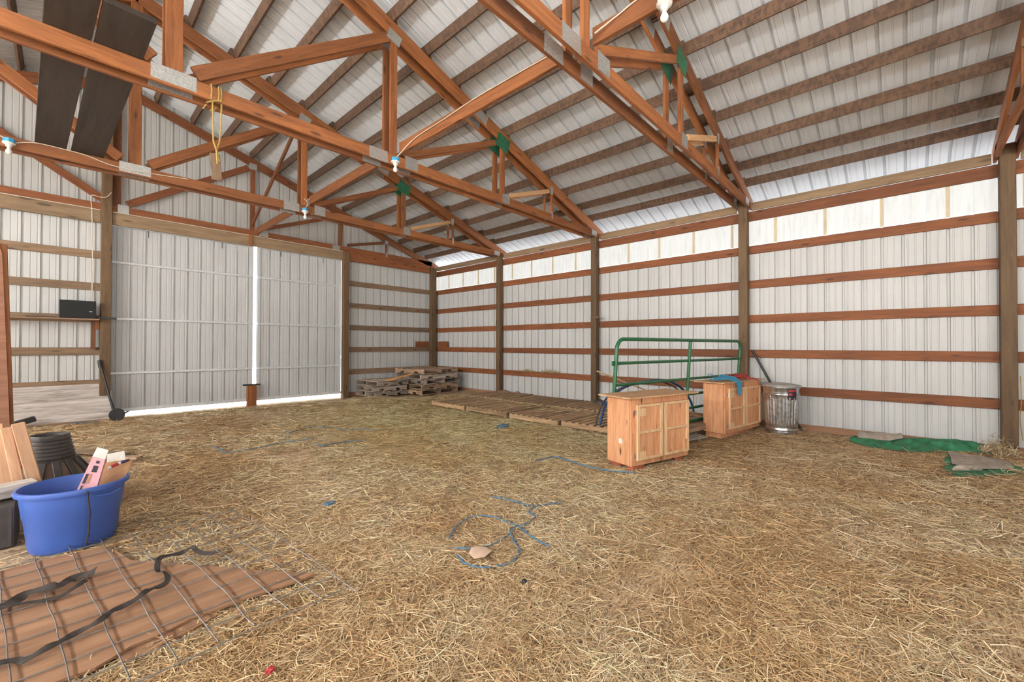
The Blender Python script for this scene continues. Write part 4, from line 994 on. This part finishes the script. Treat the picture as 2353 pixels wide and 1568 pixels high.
# ---------------------------------------------------------------- loose hay
def straw_mat():
    m, nt, b = mat_new('loose_straw'); at = N(nt, 'ShaderNodeAttribute', attribute_name='tint')
    nt.links.new(at.outputs['Color'], b.inputs['Base Color']); b.inputs['Roughness'].default_value = .75; b.inputs['Specular IOR Level'].default_value = .2
    return m
M_STRAW = straw_mat()
def inpoly(x, y, poly):
    r = np.zeros(len(x), bool); j = len(poly)-1
    for i in range(len(poly)):
        xi, yi = poly[i]; xj, yj = poly[j]
        r ^= ((yi > y) != (yj > y)) & (x < (xj-xi)*(y-yi)/(yj-yi+1e-12)+xi); j = i
    return r
def strands(name, x, y, z, L, w, lab, cat, tilt=.22, curl=.5, green=None, brown=None):
    n = len(x); a = rng.uniform(0, 2*np.pi, n); kap = rng.normal(0, curl, n); el = rng.normal(0, tilt, n)
    K = 4; t = np.linspace(-.5, .5, K)[None, :]
    ang = a[:, None] + kap[:, None]*t*2
    dx = np.cos(ang)*np.cos(el)[:, None]; dy = np.sin(ang)*np.cos(el)[:, None]
    st = (L/(K-1))[:, None]
    px = x[:, None] + np.cumsum(dx*st, 1) - (dx*st).sum(1, keepdims=True)/2
    py = y[:, None] + np.cumsum(dy*st, 1) - (dy*st).sum(1, keepdims=True)/2
    pz = z[:, None] + np.sin(el)[:, None]*L[:, None]*t + rng.uniform(-.003, .005, (n, K))
    sx, sy = -np.sin(ang), np.cos(ang); roll = rng.uniform(-.6, .6, n)[:, None]; hw = (w/2)[:, None]
    V = np.empty((n, K, 2, 3))
    for q, s in ((0, -1), (1, 1)):
        V[:, :, q, 0] = px + s*sx*hw*np.cos(roll); V[:, :, q, 1] = py + s*sy*hw*np.cos(roll); V[:, :, q, 2] = pz + s*hw*np.sin(roll)
    V = V.reshape(-1, 3); base = (np.arange(n)*K*2)[:, None, None]; k = np.arange(K-1)[None, :, None]
    F = (base + k*2 + np.array([0, 1, 3, 2])[None, None, :]).reshape(-1)
    nf = n*(K-1); me = bpy.data.meshes.new(name); me.vertices.add(len(V)); me.vertices.foreach_set('co', V.ravel())
    me.loops.add(nf*4); me.loops.foreach_set('vertex_index', F.astype(np.int32)); me.polygons.add(nf)
    me.polygons.foreach_set('loop_start', np.arange(0, nf*4, 4, dtype=np.int32)); me.update(calc_edges=True)
    PAL = np.array([[.86, .69, .44], [.70, .51, .30], [.94, .81, .58], [.46, .30, .165], [.78, .60, .37], [.60, .40, .225]]); GRN = np.array([[.76, .65, .36], [.60, .51, .25], [.88, .78, .49], [.46, .37, .18], [.72, .62, .36], [.80, .71, .44]])
    ci = rng.integers(0, 6, n); c = PAL[ci]
    if green is not None:
        g = rng.uniform(0, 1, n) < green; c = np.where(g[:, None], GRN[ci], c)
    if brown is not None: c = c*(1 - brown[:, None]*np.array([.14, .25, .36]))
    c = c*rng.uniform(.62, 1.15, (n, 1))
    cc = np.ones((n, K*2, 4), np.float32); cc[:, :, :3] = c[:, None, :]
    at = me.attributes.new('tint', 'FLOAT_COLOR', 'POINT'); at.data.foreach_set('color', cc.ravel())
    me.materials.append(M_STRAW); o = bpy.data.objects.new(name, me); C.objects.link(o)
    return tag(o, lab, cat, kind='stuff')
def hay():
    n = 330000
    # radial distribution: dense close to the eye
    r = 1.3*np.power(11.5/1.3, rng.uniform(0, 1, n)**.92); th = rng.uniform(-math.radians(57), math.radians(57), n) + YAW
    x, y = r*np.sin(th), r*np.cos(th)
    ok = (x > -1.1) & (x < 8.0) & (y > -2.5) & (y < 11.2)
    hole = [(x_*.96+.01, y_*.985+.05) for x_, y_ in ply]
    ok &= ~inpoly(x, y, hole) | (rng.uniform(0, 1, n) < .012)
    for x0, x1, y0, y1 in ((5.85, 8.2, 3.1, 8.05), (6.74, 7.95, 9.6, 10.75), (5.68, 6.62, 10.15, 11.1)): ok &= ~((x > x0) & (x < x1) & (y > y0) & (y < y1)) | (rng.uniform(0, 1, n) < .05)
    ok &= ((x-.075)/.27)**2 + ((y-4.33)/.25)**2 > 1
    ok &= ~((y > 10.9) & (x > 5.2)) & ~((y > 10.80) & (x < .75)) & ((x+.06)**2 + (y-5.3)**2 > .42**2) & ((x-7.72)**2 + (y-1.42)**2 > .20**2)
    for poly in ([(4.38, 2.30), (5.30, 2.05), (5.39, 2.33), (4.47, 2.58)], [(6.70, 2.0), (7.72, 1.80), (7.76, 2.06), (6.74, 2.24)], [(7.75, .55), (7.5, .35), (7.5, 0), (7.66, -.2), (7.85, -.4), (8.0, -.8), (8.3, -.8), (8.3, .55)], [(6.85, -.36), (6.66, -.42), (6.8, -.56), (7.08, -.84), (7.6, -.84), (7.6, -.42)],
                 [(5.6, 2.42), (6.6, 2.15), (6.75, 2.55), (5.7, 2.8)], [(-.7, 4.5), (-.2, 4.5), (-.2, 4.84), (-.7, 4.84)], [(6.4, 2.4), (7.5, 2.25), (7.6, 3.1), (6.5, 3.2)]):
        ok &= ~inpoly(x, y, poly)
    # patchy cover
    nz = np.array([noise.noise(Vector((a*1.3, b*1.3, 20))) for a, b in zip(x[ok], y[ok])])
    x, y, r = x[ok], y[ok], r[ok]
    keep = rng.uniform(-.75, .35, len(x)) < nz; x, y, r = x[keep], y[keep], r[keep]
    z = np.array([hf(a, b) for a, b in zip(x, y)]) + rng.uniform(.002, .022, len(x))
    L = rng.lognormal(math.log(.10), .5, len(x)).clip(.03, .36); w = (.0016 + .00055*r)*rng.uniform(.7, 1.4, len(x))
    L *= (1 + .05*r)
    bw = np.array([noise.noise(Vector((a*.75+3, b*.75, 31))) + .6*noise.noise(Vector((a*2.1, b*2.1, 12))) for a, b in zip(x, y)])
    bw = np.clip(.5 + 1.5*bw + .35*((x > 5.2) & (y < 2.6)) - .3*np.exp(-(((x-4.6)/2.2)**2+((y-7)/3.2)**2)), 0, 1)
    g = np.exp(-(((x-4.9)/2.4)**2 + ((y-6.4)/3.6)**2))
    strands('loose_hay', x, y, z, L, w, 'loose hay and straw scattered over the whole barn floor', 'hay', .12, green=np.clip(g*1.1, .08, .9), brown=bw)
hay()
def clump(cx, cy, cz, sx, sy, sz, n, lab, green=.4, L=.14, w=.004, tilt=.5):
    x = rng.normal(cx, sx, n).clip(cx-2*sx, cx+2*sx); y = rng.normal(cy, sy, n).clip(cy-1.9*sy, cy+1.9*sy); z = cz + np.abs(rng.normal(0, 1, n))*sz*np.exp(-((x-cx)/sx)**2*.4-((y-cy)/sy)**2*.4)
    strands('hay_clump', x, y, z, rng.uniform(.5, 1.4, n)*L, np.full(n, w), lab, 'hay', tilt, green=np.full(n, green), curl=.9)
clump(8.02, -.86, .09, .055, .085, .10, 520, 'brown hay heap piled against the rightmost post', .05, .11, .005)
clump(7.25, 5.3, .148, .38, .95, .003, 1500, 'thin hay strewn over the slatted pallet floor', .85, .12, .005, .04)
clump(8.265, 7.19, .752, .012, .10, .03, 160, 'hay tuft on the lowest girt nearer the pallet stack', .9, .08, .005)
clump(8.265, 6.42, .752, .012, .16, .035, 260, 'larger hay tuft on the lowest girt above the slatted pallet floor', .9, .09, .005)
cable([(8.15, -1.055, 1.05), (8.14, -1.06, .75), (8.15, -1.05, .5), (8.13, -1.07, .25)], .004, 'pale rope hanging on the far side of the rightmost post', M_ROPE, 'rope', 'hanging_rope')
